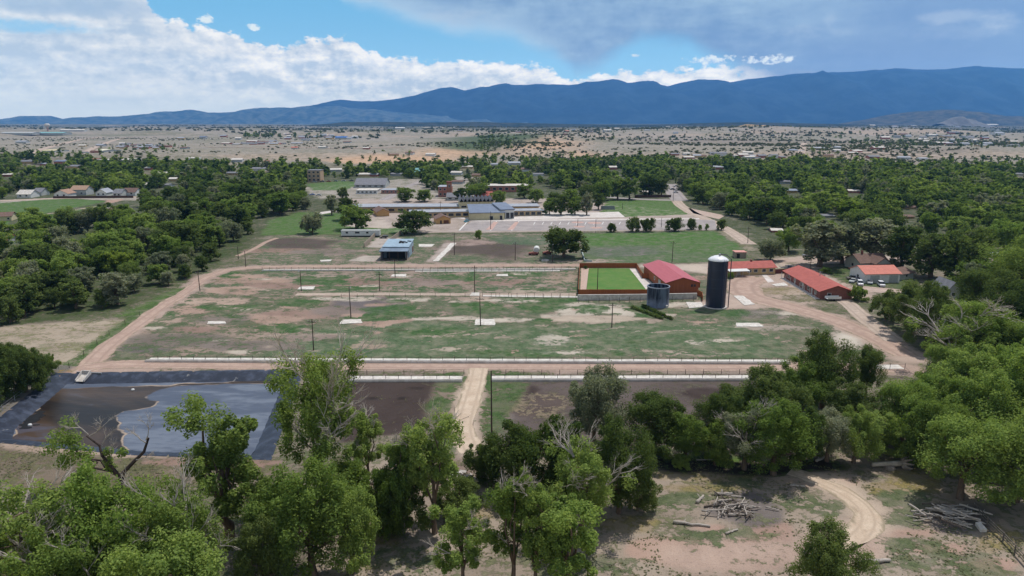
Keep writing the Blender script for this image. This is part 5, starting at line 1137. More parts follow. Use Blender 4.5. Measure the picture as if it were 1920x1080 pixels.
RIGHT = [(1800, 935, 765, 210, 'full', 'light'), (1905, 940, 760, 180, 'full', 'light'), (1950, 960, 760, 200, 'full', 'mid'), (1760, 880, 740, 130, 'full', 'mid'), (1850, 860, 690, 170, 'full', 'light'), (1920, 850, 660, 180, 'full', 'light'), (1740, 800, 700, 110, 'full', 'light'), (1800, 790, 655, 170, 'full', 'light'),
         (1800, 705, 555, 180, 'dead', 'light'), (1735, 655, 560, 90, 'full', 'dark'), (1715, 628, 522, 130, 'full', 'dark'), (1750, 645, 530, 110, 'full', 'dark'), (1850, 700, 570, 150, 'full', 'mid'), (1925, 720, 590, 160, 'full', 'mid'), (1775, 735, 640, 110, 'full', 'light'), (1660, 600, 545, 60, 'bush', 'dark'), (1900, 640, 520, 140, 'full', 'dark'), (1840, 610, 490, 130, 'full', 'dark'), (1965, 760, 600, 150, 'full', 'light'), (1880, 780, 640, 120, 'full', 'light'), (1900, 570, 440, 150, 'full', 'mid')]
listed(RIGHT, 'in the wood right of the dirt track', 'trees of the wood at the right edge')
BUSHES = [(15, 745, 655, 90, 'bush', 'dark'), (50, 735, 650, 80, 'bush', 'dark'), (-30, 765, 660, 100, 'bush', 'dark'), (70, 715, 665, 50, 'bush', 'dark'), (94, 700, 665, 34, 'bush', 'mid'), (20, 700, 645, 60, 'bush', 'dark')]
listed(BUSHES, 'in the clump outside the pond corner', 'shrubs outside the pond corner')
# forked dark tree by the pond
def forked():
    P = G(232, 912); t = tag(empty('forked_tree', P), 'forked dark tree with bleached twigs and one leafy clump before the pond', 'tree'); s = px_m(P); rnd = random.Random(5)
    def W_(x, y): return Vector(((x - 232) * s, 0, top_z(P, y)))
    mb = MB(); j = W_(228, 893)
    LB = [[(232, 912), (228, 893)], [(228, 893), (252, 870), (275, 850), (285, 825)], [(228, 893), (205, 880), (190, 868), (170, 862)], [(225, 890), (205, 850), (198, 835), (180, 815)], [(205, 882), (180, 878), (150, 878)], [(190, 868), (160, 850), (145, 845)]]
    for i, l in enumerate(LB): pts = [W_(*q) + Vector((0, rnd.uniform(-1, 1), 0)) for q in l]; pts[0] = W_(*l[0]); mb.tube(pts, [(.55, .38, .3, .28, .2, .2)[i] * (1 - .18 * k) for k in range(len(pts))], 7)
    mb.build('trunk', mat('dark_bark', S(84, 72, 66), S(52, 44, 42), 1.2, .95), t)
    tw = None
    def rec(p, d, ln, r, lev):
        e = p + d * ln; m_ = p.lerp(e, .5) + Vector((rnd.uniform(-1, 1), rnd.uniform(-1, 1), rnd.uniform(-1, 1))) * ln * .13; tw.tube([p, m_, e], [r, r * .75, r * .5], 4)
        if lev < 3:
            for _ in range(4): rec(m_.lerp(e, rnd.random()), (d + Vector((rnd.uniform(-1, 1), rnd.uniform(-1, 1), rnd.uniform(-.6, .9))) * .8).normalized(), ln * rnd.uniform(.45, .7), r * .5, lev + 1)
    for (x, y), d, ln in (((180, 815), (-.5, 0, .5), 2.8), ((182, 817), (.7, 0, .5), 3.2), ((285, 825), (.3, 0, 1), 2.5), ((284, 830), (-.7, 0, .7), 2.2), ((200, 840), (.4, .2, .8), 2.2), ((262, 862), (.8, 0, .2), 1.8), ((215, 860), (.1, -.3, 1), 2.2)): tw = MB(); rec(W_(x, y), Vector(d).normalized(), ln, .11, 0); tw.build('dead_branch', M_DEAD, t)
    rg = np.random.default_rng(3); cs = [np.array(W_(x, y)) + rg.normal(size=3) * .5 for x, y in ((130, 820), (150, 830), (118, 835), (140, 845), (155, 815), (135, 858), (115, 820), (160, 850), (145, 805), (130, 870), (215, 868), (208, 850), (250, 846), (222, 880))]
    V, Q = leaves(rg, np.array(cs), np.array([1.6] * 10 + [.9] * 4), 260, .2); link('crown', np_mesh('crown', V, Q, LEAF['light']), t)
forked()
# ------------------------------------------------------------------ mid distance: trees with their own label
def mid(px, yb, yt, w_, k, sp, label, name=None): return near(px, yb, yt, w_, k, sp, label, name or ('shrub' if k == 'bush' else 'broadleaf_tree'), lib=MIDP)
MIDS = [(1057, 482, 424, 76, 'round', 'dark', 'big round dark tree alone in the pasture right of the white tank'), (775, 437, 391, 68, 'round', 'dark', 'broad dark green tree before the ochre houses of the school'), (668, 430, 385, 56, 'round', 'mid', 'rounded green tree beside the long white trailer'), (586, 438, 398, 40, 'round', 'grey', 'dull grey green tree alone on the mown lawn'), (650, 412, 365, 40, 'tall', 'dark', 'dark tree behind the rounded tree by the trailer'), (622, 403, 360, 26, 'tall', 'grey', 'slim greyish tree on the park lawn'),
 (897, 448, 431, 14, 'bush', 'light', 'small light green bush by the parking lot edge'), (1146, 435, 418, 19, 'bush', 'dark', 'small clipped dark tree, leftmost along the school road'), (1187, 434, 408, 26, 'bush', 'dark', 'clipped dark tree on the left of the joined pair by the school road'), (1213, 434, 407, 30, 'bush', 'dark', 'clipped dark tree on the right of the joined pair by the school road'), (1264, 433, 407, 34, 'bush', 'dark', 'broad clipped tree by the school road right of the pair'), (1295, 430, 409, 20, 'bush', 'dark', 'small dark tree by the school road left of the eastern wood'), (1352, 431, 410, 19, 'bush', 'dark', 'small dark tree at the bend of the paved road'), (1312, 431, 421, 8, 'bush', 'mid', 'little sapling by the bend of the paved road'), (1325, 431, 420, 8, 'bush', 'mid', 'little sapling right of another by the paved road bend'),
 (1444, 488, 447, 46, 'round', 'grey', 'grey green tree behind the red roofed tan house'), (1478, 472, 425, 44, 'round', 'light', 'bright light green tree beside the paved road end'), (1536, 500, 405, 100, 'tall', 'grey', 'huge grey green elm with a thick trunk on the yard street'), (1578, 494, 410, 66, 'tall', 'grey', 'second huge elm right of the thick trunked one'), (1635, 492, 398, 100, 'tall', 'grey', 'wide grey green elm behind the gabled house'), (1690, 505, 412, 70, 'tall', 'dark', 'dark tall tree right of the gabled house'), (1745, 520, 430, 80, 'tall', 'dark', 'dark tall tree over the street right of the garage'), (1800, 530, 425, 90, 'round', 'dark', 'broad dark tree further along the street from the garage'),
 (1607, 562, 535, 34, 'bush', 'mid', 'rounded green bush where the lane meets the garage drive'), (1548, 512, 500, 20, 'bush', 'mid', 'small green bush at the head of the gravel lane'), (1672, 505, 485, 30, 'bush', 'grey', 'grey green bush behind the garage roof'), (1370, 522, 511, 12, 'bush', 'mid', 'small shrub at the porch of the tan ranch house'), (1098, 504, 498, 8, 'bush', 'dark', 'tiny shrub in the corner of the fenced lawn'), (983, 372, 343, 34, 'tall', 'mid', 'green tree before the long red brick building'), (865, 380, 348, 26, 'tall', 'dark', 'dark conifer like tree beside the brick tower'), (893, 372, 344, 42, 'round', 'mid', 'green tree right of the brick tower'), (935, 382, 358, 32, 'round', 'mid', 'rounded green tree behind the rear school wing'), (880, 388, 370, 28, 'bush', 'mid', 'low green tree behind the zigzag roofed hall'), (760, 378, 351, 36, 'round', 'mid', 'green street tree left of the paired one near the school'), (797, 378, 352, 34, 'round', 'mid', 'green street tree right of its twin near the school'), (643, 372, 352, 20, 'bush', 'dark', 'dome shaped dark tree below the far playing field'), (83, 364, 340, 32, 'round', 'lime', 'bright yellow green tree above the sports field'), (5, 372, 350, 20, 'round', 'lime', 'bright yellow green tree at the frame edge above the sports field'), (299, 352, 318, 30, 'round', 'light', 'light green tree by the pale roof right of the sports field'), (187, 390, 382, 9, 'bush', 'dark', 'first little dark shrub on the sports field bank'), (196, 389, 382, 8, 'bush', 'dark', 'middle little dark shrub on the sports field bank'), (204, 388, 379, 10, 'bush', 'dark', 'last little dark shrub on the sports field bank')]
for a in MIDS: mid(a[0], a[1], a[2], a[3] * (1.18 if a[4] != 'bush' else 1.08), *a[4:])
GROVE = [(1030, 402, 372, 36, 'round', 'mid'), (1052, 403, 366, 40, 'round', 'dark'), (1078, 402, 370, 38, 'round', 'mid'), (1100, 403, 358, 30, 'tall', 'grey'), (1122, 393, 358, 28, 'tall', 'dark'), (1040, 390, 358, 36, 'round', 'dark'), (1070, 388, 352, 40, 'round', 'mid'), (1158, 374, 333, 40, 'tall', 'mid'), (1180, 374, 330, 44, 'tall', 'mid'), (1216, 366, 328, 50, 'round', 'dark'), (1130, 376, 338, 40, 'round', 'mid'), (1240, 366, 330, 36, 'round', 'dark'), (1005, 380, 352, 34, 'round', 'mid'), (1100, 380, 345, 36, 'round', 'dark')]
listed(GROVE, 'in the grove beside the school path', 'trees of the school grove', MIDP)

BOX = KEEPBOX
def hides(x, y, hp, wp):
    for (x0, x1, yb, hb) in BOX:
        if y > yb - .5 and y - hp < yb - hb * .35 and x + wp * .42 > x0 and x - wp * .42 < x1: return True
    return False
def to_px(x, y, z=0.0):
    q = z - CAM_H; dep = y * CP - q * SP; return 960 + F_PX * x / dep, 540 - F_PX * (y * SP + q * CP) / dep
def scatter(poly_px, gap, holes=()):
    poly = gxy(poly_px); hs = [gxy(h) for h in holes]; xs = [p[0] for p in poly]; ys_ = [p[1] for p in poly]
    gx, gy = np.meshgrid(np.arange(min(xs), max(xs), gap), np.arange(min(ys_), max(ys_), gap)); X = gx.ravel() + RNG.uniform(-.42, .42, gx.size) * gap; Y = gy.ravel() + RNG.uniform(-.42, .42, gx.size) * gap
    k = sdf(poly, X, Y) < 0
    for h in hs: k &= sdf(h, X, Y) > 0
    return X[k], Y[k]
def zone(phrase, group, poly, gap, hr, mix_, holes=(), most=40, bush=0.0, lib=MIDP):
    X, Y = scatter(poly, gap, holes); out_ = []
    for x, y in zip(X, Y):
        h = random.uniform(*hr) * random.choice((.75, .95, 1, 1.12)); b = random.random() < bush; h = h * .45 if b else h; px, py = to_px(x, y); s = (y * CP + CAM_H * SP) / F_PX; w_ = h * random.uniform(.9, 1.25) * (1.3 if b else 1)
        if -60 < px < 1980 and not hides(px, py, h / s, w_ / s): out_.append((px, x, y, h, w_, b))
    random.shuffle(out_); out_ = sorted(out_[:most])
    for i, (px, x, y, h, w_, b) in enumerate(out_):
        sp = random.choices(list(mix_), list(mix_.values()))[0]; k = 'bush' if b else ('tall' if h > (hr[0] + hr[1]) / 2 and random.random() < .5 else 'round')
        plant(random.choice(lib[k]), sp, Vector((x, y, 0)), h, w_, '%s %s %s, %s from left %s' % (WORDS[sp], ADJ[k], 'shrub' if b else 'tree', ordn(i), phrase), 'shrub' if b else 'broadleaf_tree', 'shrub' if b else 'tree', group)
MIXW = {'light': 4.5, 'mid': 3, 'dark': 2.5, 'grey': 2.8, 'lime': .3}
zone('in the front rank of the western wood', 'front rank of the western wood', [(-70, 620), (20, 608), (140, 592), (245, 574), (345, 530), (400, 500), (440, 478), (425, 466), (310, 498), (200, 530), (80, 555), (-70, 570)], 8.4, (7.5, 11), {'dark': 4, 'grey': 3, 'mid': 3}, bush=.12)
zone('in the second rank of the western wood', 'second rank of the western wood', [(-70, 566), (80, 552), (200, 527), (315, 497), (425, 466), (465, 450), (478, 432), (390, 442), (250, 478), (80, 505), (-70, 515)], 10.5, (10, 14.5), MIXW, most=52)
zone('in the back rank of the western wood', 'back rank of the western wood', [(-60, 512), (80, 500), (250, 475), (385, 440), (478, 430), (492, 415), (470, 402), (330, 405), (230, 416), (130, 424), (-60, 440)], 13.0, (11, 15.5), {'light': 5, 'mid': 3, 'dark': 2, 'grey': 2}, [[(310, 440), (360, 440), (350, 428), (315, 428)]], most=60)
zone('in the tree belt west of the park lawn', 'tree belt west of the park lawn', [(300, 403), (440, 402), (490, 408), (520, 404), (560, 406), (575, 392), (560, 372), (450, 362), (330, 372), (270, 388)], 12, (11, 15.5), {'dark': 5, 'mid': 3, 'grey': 2}, most=48)
zone('in the front rank of the eastern wood', 'front rank of the eastern wood', [(1720, 545), (1990, 600), (1990, 500), (1860, 480), (1700, 460), (1480, 455), (1475, 440), (1400, 420), (1390, 405), (1480, 420), (1700, 445), (1870, 500), (1800, 540)], 12.5, (10, 15), {'dark': 4, 'mid': 4, 'light': 2.5, 'grey': 2.2, 'lime': .4}, [[(1430, 494), (1700, 494), (1700, 478), (1440, 478)]], most=46)
zone('in the middle rank of the eastern wood', 'middle rank of the eastern wood', [(1295, 380), (1330, 400), (1420, 416), (1600, 440), (1800, 458), (1990, 490), (1990, 445), (1800, 425), (1600, 410), (1420, 392), (1310, 365)], 13.5, (11, 15.5), {'light': 4.5, 'mid': 4, 'dark': 2.5, 'grey': 1.2, 'lime': .5}, most=60)

# ------------------------------------------------------------------ woods beyond what one can tell apart: one mesh of small crowns
FARP = [make_proto(300 + i, H=12, W=11, base=.0, lobes=7, puffs=30, per=16, leaf=.85, side=4, limbs=False)[0] for i in range(6)]
FARS = [make_proto(320 + i, H=12, W=11, base=.0, lobes=5, puffs=16, per=10, leaf=1.35, side=4, limbs=False)[0] for i in range(4)]
TV = []; TQ = []; TT = []; TK = []; nv = 0
def far_tree(x, y, h, w_, tint, kind=0.0):
    global nv
    _, V, Q = random.choice(FARP if y < 640 else FARS); a = random.uniform(0, 6.28); c, s = math.cos(a), math.sin(a); kx = w_ / 11; v = np.empty_like(V)
    v[:, 0] = (V[:, 0] * c - V[:, 1] * s) * kx + x; v[:, 1] = (V[:, 0] * s + V[:, 1] * c) * kx + y; v[:, 2] = V[:, 2] * h / 12 + float(terr(x, y)) * (y > 1000)
    TV.append(v); TQ.append(Q + nv); TT.append(np.full(len(V), tint)); TK.append(np.full(len(V), kind)); nv += len(V)
HOLES = [[(-60, 388), (110, 368), (290, 366), (330, 376), (240, 395), (80, 425), (-60, 430)], [(560, 362), (570, 342), (690, 335), (760, 338), (720, 375)], [(630, 415), (640, 375), (840, 370), (850, 360), (1000, 366), (1040, 378), (1180, 366), (1270, 370), (1300, 400), (1350, 440), (640, 450)], [(1245, 380), (1242, 342), (1262, 340), (1285, 380)], [(700, 380), (740, 352), (790, 335), (805, 337), (770, 358), (735, 380)], [(965, 384), (1005, 384), (1005, 362), (965, 362)]]
def woods(poly, gap, hr, dens=1.0):
    X, Y = scatter(poly, gap, HOLES)
    for x, y in zip(X, Y):
        if random.random() > dens: continue
        h = random.uniform(*hr) * random.choice((.6, .85, 1, 1, 1.15)); w_ = h * random.uniform(.9, 1.4); s = (y * CP + CAM_H * SP) / F_PX; px, py = to_px(x, y)
        if hides(px, py, h / s, w_ / s): continue
        far_tree(x, y, h, w_, random.random() ** 1.2, 1.0 if random.random() < .12 else 0.0)
woods([(-120, 366), (60, 362), (300, 360), (420, 358), (560, 366), (580, 338), (700, 333), (780, 336), (850, 345), (850, 325), (620, 322), (430, 315), (260, 305), (120, 297), (-120, 294)], 11, (9, 14))
woods([(790, 350), (850, 366), (1000, 352), (1130, 362), (1270, 345), (1290, 322), (1420, 312), (1500, 300), (1440, 289), (1300, 296), (1130, 306), (1020, 308), (900, 312), (700, 318), (700, 333), (780, 336)], 11, (9, 14))
woods([(1275, 352), (1300, 366), (1420, 392), (1600, 410), (1800, 425), (2050, 450), (2050, 322), (1860, 322), (1700, 318), (1560, 312), (1430, 302), (1300, 318)], 10.5, (10, 14.5))
woods([(440, 258), (640, 260), (640, 254), (440, 253)], 22, (9, 15), .7); woods([(850, 318), (1040, 312), (1020, 300), (920, 298), (860, 305)], 18, (7, 11), .5); woods([(880, 290), (960, 284), (980, 262), (900, 258)], 24, (5, 9), .6); woods([(1520, 285), (1930, 280), (1930, 262), (1600, 264)], 34, (5, 9), .45)
woods([(1260, 306), (1640, 303), (1930, 318), (1930, 300), (1640, 289), (1300, 287)], 22, (6, 10), .5); woods([(-60, 300), (120, 300), (420, 316), (640, 324), (640, 306), (420, 300), (180, 290), (-60, 283)], 19, (6, 11), .5)
woods([(640, 304), (1300, 300), (1300, 288), (900, 292), (640, 296)], 26, (5, 9), .45); woods([(1000, 262), (1900, 256), (1900, 246), (1000, 250)], 60, (5, 9), .5); woods([(640, 256), (1000, 256), (1000, 247), (640, 247)], 60, (5, 9), .5)
woods([(200, 290), (350, 286), (350, 272), (220, 272)], 28, (5, 8), .45); woods([(640, 302), (780, 300), (790, 282), (640, 284)], 26, (5, 8), .4)
wm = leaf_mat('wood_leaves', (.066, .108, .036), (.21, .28, .08), (.19, .21, .155), True)
V = np.concatenate(TV); me = np_mesh('distant_woods', V, np.concatenate(TQ), wm, {'tint': ('FLOAT', np.concatenate(TT)), 'kind': ('FLOAT', np.concatenate(TK))})
tag(link('distant_woods', me), 'distant green town trees merging into one mass of woods', 'woods', kind='stuff')
# juniper and sage dotting the plain
TV = []; TQ = []; nv = 0
def scrub(poly, n, hr):
    global nv
    poly = gxy(poly); xs = [p[0] for p in poly]; ys_ = [p[1] for p in poly]; X = RNG.uniform(min(xs), max(xs), n * 3); Y = RNG.uniform(min(ys_), max(ys_), n * 3)
    cl = fbm(X / 180., Y / 180., 61, 4); k = (sdf(poly, X, Y) < 0) & (cl > .47 + .1 * RNG.random(len(X))); X, Y = X[k][:n], Y[k][:n]; Z_ = terr(X, Y)
    for x, y, z in zip(X, Y, Z_):
        h = random.uniform(*hr); V, Q = leaves(RNG, np.array([[x, y, z + h * .4], [x + h * .5, y, z + h * .35], [x - h * .4, y, z + h * .45]]), np.array([h * .7, h * .5, h * .5]), 6, h * .5, .75); TV.append(V); TQ.append(Q + nv); nv += len(V)
scrub([(-60, 298), (640, 302), (640, 256), (-60, 256)], 900, (1.2, 3)); scrub([(640, 302), (1040, 300), (1500, 300), (1980, 315), (1980, 268), (1000, 268), (640, 275)], 2200, (1.4, 3.6)); scrub([(900, 275), (1980, 275), (1980, 244), (900, 246)], 3200, (2.5, 5)); scrub([(560, 262), (1980, 252), (1980, 238), (560, 240)], 3000, (4, 8))
scrub([(-60, 248), (620, 250), (620, 236), (-60, 236)], 1600, (4, 9))
me = np_mesh('scrub', np.concatenate(TV), np.concatenate(TQ), leaf_mat('scrub_leaves', (.085, .10, .062), (.085, .10, .062))); tag(link('scrub', me), 'dark juniper and sage scrub dotted over the dry plain', 'scrub', kind='stuff')
# weeds and grass tufts on the near ground
TV = []; TQ = []; nv = 0
X = RNG.uniform(-130, 130, 42000); Y = RNG.uniform(78, 150, 42000); cl = fbm(X / 7., Y / 7., 71, 5)
K = (cl > .5) & (np.abs(X) < .85 * Y + 10) & (sdf(RIMG, X, Y) > 2)
for L_, w_ in (([(893, 680), (888, 715), (880, 745), (874, 780), (870, 815), (880, 850)], 3.6), ([(150, 690), (640, 686), (1700, 692)], 4.5), ([(1490, 888), (1530, 898), (1575, 920), (1615, 950), (1630, 985), (1600, 1015), (1530, 1035), (1290, 1042)], 4.0), ([(280, 672), (1480, 677)], 3), ([(650, 708), (1420, 708)], 3), ([(160, 698), (262, 606), (390, 517)], 4.5)): K &= ldist(gxy(L_), X, Y) > w_
for pg in ([(640, 712), (868, 712), (838, 800), (640, 830)], [(915, 712), (1420, 712), (1440, 800), (1200, 850), (920, 835)]): K &= (sdf(gxy(pg), X, Y) > 0) | (RNG.random(len(X)) < .1)
X, Y = X[K], Y[K]; n = len(X); s = .10 + .22 * RNG.random(n) ** 2
C3 = np.stack([X, Y, s * .45], 1); V, Q = leaves(RNG, C3, s * 1.5, 4, .14, .45, 2.2)
wd_ = leaf_mat('weed_leaves', (.17, .18, .115), (.17, .18, .115)); tag(link('weeds', np_mesh('weeds', V, Q, wd_)), 'low weeds and grass tufts over the near ground', 'weeds', kind='stuff')

for P, lab in HEDGES:
    cs = [];
    for a, b in zip(P[:-1], P[1:]):
        k = int((b - a).length / .6); cs += [a.lerp(b, i / k) - P[0] + Vector((random.uniform(-.2, .2), random.uniform(-.2, .2), .5)) for i in range(k)]
    V, Q = leaves(RNG, np.array([tuple(c) for c in cs]), np.full(len(cs), .75) * RNG.uniform(.7, 1.2, len(cs)), 60, .2); o = link('hedge', np_mesh('hedge', V, Q, LEAF['dark'])); o.location = P[0]; tag(o, lab, 'hedge')  # leaf clusters strung along each dark green strip
# ------------------------------------------------------------------ driftwood, logs and rubble
random.seed(5)
def log(px, py, L, r, ang, label, z=0.0, tilt=0.0, group=None, dark=False):
    P = G(px, py); mb = MB(); n = 6; pts = [(L * (k / n - .5), random.uniform(-.06, .06) * L * .4, random.uniform(-.03, .03) * L * .3) for k in range(n + 1)]
    mb.tube(pts, [r * (1 - .35 * k / n) * random.uniform(.9, 1.1) for k in range(n + 1)], 7)
    for _ in range(2): a = random.uniform(-.3, .3) * L; mb.tube([(a, 0, 0), (a + r, r * 2.5 * random.choice((-1, 1)), r * 1.6)], [r * .4, r * .2], 5)
    o = mb.build('log', mat('dark_log', S(120, 108, 98), S(84, 74, 68), .8) if dark else M_DEAD, None, True); o.location = P + Vector((0, 0, r * .8 + z)); o.rotation_euler = (0, tilt, ang); return tag(o, label, 'log', group)
log(1297, 985, 5.5, .26, -.2, 'long pale log lying alone left of the driftwood pile'); log(1313, 938, 2.6, .3, .9, 'thick pale log at the upper end of the driftwood pile'); log(1357, 928, 3, .28, .05, 'short grey log on top of the driftwood pile edge'); log(1372, 998, 2.4, .2, .5, 'small pale log below the driftwood pile'); log(1640, 1055, 4.5, .35, .1, 'pale log beside the lone round tree at the bottom edge'); log(1495, 912, 2.4, .18, -.2, 'small log lying beside the sandy path bend'); log(1322, 863, 3.2, .14, .05, 'white stick in the green ditch left of the grove'); log(1540, 862, 3.0, .25, .6, 'grey log at the grove edge above the sandy path')
log(700, 908, 2.6, .32, -.5, 'broken pale concrete like log in the bare soil left of the bare trunked cottonwood'); log(716, 922, 2, .24, -.7, 'short pale log just below the broken one in the bare soil'); log(690, 925, 1.2, .2, .4, 'stubby pale piece left of the short pale log')
for i in range(46):
    log(1370 + random.gauss(0, 26), 955 + random.gauss(0, 9), random.uniform(1.5, 4), random.uniform(.07, .17), random.uniform(-.8, .8) + PI * .5 * (random.random() < .35), 'grey driftwood branch tangled in the pile left of the sandy path', random.uniform(0, .8), random.uniform(-.25, .25), 'driftwood pile left of the sandy path', random.random() < .25)
for i in range(64):
    log(1772 + random.gauss(0, 30), 972 + random.gauss(0, 9), random.uniform(1.8, 4.8), random.uniform(.08, .19), -.45 + random.gauss(0, .4), 'grey driftwood branch tangled in the pile by the weathered rail fence', random.uniform(0, 1.1), random.uniform(-.3, .3), 'driftwood pile by the rail fence', random.random() < .25)
# fallen stump on the right
t = tag(empty('fallen_tree', G(1668, 878)), 'fallen weathered trunk with an upturned root plate by the grove', 'fallen tree'); MB().tube([(-3.2, 0, .7), (-1, .2, .75), (.8, 0, .9), (2, 0, 1)], [.35, .42, .5, .6], 8).build('trunk', M_DEAD, t, True)
rb = MB()
for k in range(9): a = 2 * PI * k / 9; rb.tube([(1.9, 0, 1), (2.4, .9 * math.cos(a), 1 + .8 * math.sin(a)), (3.1 + .5 * random.random(), 1.5 * math.cos(a), max(.1, 1 + 1.2 * math.sin(a)))], [.42, .26, .1], 6)
rb.lathe([(.1, -.3), (1.0, -.1), (.9, .4), (.2, .7)], 9); rb.build('root_plate', mat('root_wood', S(168, 156, 146), S(104, 94, 88), .8), t)
t = sheet('plywood_sheet', [(1828, 985), (1838, 984), (1850, 998), (1838, 998)], M_SLAB, .5, 0, kind=None, thick=1); tag(t, 'white sheet of board leaning by the driftwood and rail fence', 'board')
for i in range(16):
    x, y = 872 + random.gauss(0, 26), 898 + random.gauss(0, 5); P = G(x, y); mb = MB(); mb.extrude([(-.3, 0), (.35, 0), (.42, .3), (.1, .5), (-.25, .38)], -.35, .4, 'x'); o = mb.build('rubble_block', M_CONCW); o.location = P; o.rotation_euler = (random.uniform(-.2, .2), random.uniform(-.2, .2), random.uniform(0, 6)); o.scale = [random.uniform(.6, 1.8) for _ in range(3)]; tag(o, 'pale broken rubble block in the bank below the sandy track end', 'rubble', 'rubble below the sandy track end')
# ------------------------------------------------------------------ mountains
def ridge_mesh(name, sil, dist, depth, m, seed, base=-30, rough=.25, nx=420, nz=46, jag=1.0):
    """Range whose skyline runs through the given photo points at the given distance."""
    xs_ = np.array([(p[0] - 960) / F_PX / (CP + (540 - p[1]) / F_PX * SP) for p in sil]) * dist
    kk = np.array([(540 - p[1]) / F_PX for p in sil]); hs = CAM_H + dist * (kk * CP - SP) / (CP + kk * SP)
    x = np.linspace(xs_[0], xs_[-1], nx); h = np.interp(x, xs_, hs)
    V = np.zeros((nz, nx, 3))
    for j in range(nz):
        s = j / (nz - 1)                                   # 0 foot, crest at .72, back slope after
        k = smooth(0, .72, s) ** .8 if s <= .72 else 1 - .6 * ((s - .72) / .28)
        yy = dist - depth * .72 + depth * s
        spur = fbm(x / (depth * .22) + .3 * fbm(x / 900., np.full(nx, yy / 900.), seed, 3), np.full(nx, yy / (depth * .9)), seed + 3, 5)
        spur = 1 - np.abs(2 * spur - 1) * 1.6
        e = 4 * s * (1 - s)
        z = base + (h - base) * (k + rough * (spur - .55) * (1 - smooth(.5, .74, s)) * min(1, s * 4)) + jag * (h - base) * .035 * (fbm(x / 260., np.full(nx, yy / 260.), seed + 8, 4) - .5)
        V[j, :, 0] = x; V[j, :, 1] = yy; V[j, :, 2] = z
    ii = np.arange(nx * nz).reshape(nz, nx); q = np.stack([ii[:-1, :-1], ii[:-1, 1:], ii[1:, 1:], ii[1:, :-1]], -1).reshape(-1, 4)
    o = link(name, np_mesh(name, V.reshape(-1, 3), q, m, None, True)); tag(o, kind='structure'); return o
def hill_mat(name, a, b, sc):
    m, nt, p = new_mat(name); v = wpos(nt); n = noise(nt, v, sc, 8, .7); setin(nt, p.inputs['Base Color'], mix(nt, n.ss(.4, .62), a, b)); p.inputs['Roughness'].default_value = 1; p.inputs['Specular IOR Level'].default_value = 0; return m
M_MT = hill_mat('forested_mountain', (.018, .046, .088), (.034, .07, .115), .0025); M_MT2 = hill_mat('foothill_forest', (.04, .085, .13), (.11, .15, .18), .006); M_HOG = hill_mat('dark_mesa', (.022, .034, .026), (.06, .062, .048), .012); M_HILL = hill_mat('dry_hill', (.045, .055, .055), (.11, .105, .09), .012)  # haze blue and cloud shade mixed into mountain colours, sunlit tone into foothills
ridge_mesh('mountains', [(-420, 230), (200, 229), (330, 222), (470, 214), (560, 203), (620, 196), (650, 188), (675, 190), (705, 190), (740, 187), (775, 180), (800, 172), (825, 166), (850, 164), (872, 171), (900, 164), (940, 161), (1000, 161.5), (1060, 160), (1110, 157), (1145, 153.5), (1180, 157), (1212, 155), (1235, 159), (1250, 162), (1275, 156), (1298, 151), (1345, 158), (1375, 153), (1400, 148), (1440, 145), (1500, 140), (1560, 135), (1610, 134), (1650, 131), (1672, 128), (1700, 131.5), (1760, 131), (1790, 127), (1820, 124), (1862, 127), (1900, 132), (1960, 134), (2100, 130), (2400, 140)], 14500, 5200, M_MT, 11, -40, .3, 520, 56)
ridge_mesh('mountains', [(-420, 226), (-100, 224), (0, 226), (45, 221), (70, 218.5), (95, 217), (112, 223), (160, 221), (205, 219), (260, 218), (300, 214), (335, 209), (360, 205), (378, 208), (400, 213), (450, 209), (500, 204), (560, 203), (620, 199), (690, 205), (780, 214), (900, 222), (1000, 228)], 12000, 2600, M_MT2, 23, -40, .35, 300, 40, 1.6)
ridge_mesh('hills', [(560, 236), (620, 232), (650, 229), (720, 228.5), (800, 229.5), (900, 229), (1000, 231), (1100, 233), (1180, 234), (1250, 233), (1330, 230), (1400, 229), (1500, 231), (1600, 233), (1700, 236)], 6400, 900, M_HOG, 31, -10, .25, 260, 24, 2.5)
ridge_mesh('hills', [(1560, 234), (1620, 224), (1660, 215), (1720, 209), (1760, 207), (1800, 210), (1850, 216), (1920, 222), (2100, 226), (2300, 232)], 8200, 1500, M_HILL, 37, -10, .35, 160, 30, 3)
ridge_mesh('hills', [(1756, 232), (1772, 226), (1786, 219), (1797, 218), (1810, 223), (1830, 231)], 6000, 500, mat('pale_quarry_rock', S(122, 120, 118), S(94, 95, 96), .01, obj=False), 41, -10, .3, 50, 24, 3)
ridge_mesh('hills', [(1330, 246), (1370, 240), (1395, 233), (1430, 235), (1450, 239), (1500, 243), (1560, 247)], 3300, 380, hill_mat('eroded_badland', S(190, 160, 128), S(140, 128, 100), .02), 47, 4, .4, 90, 24, 3)

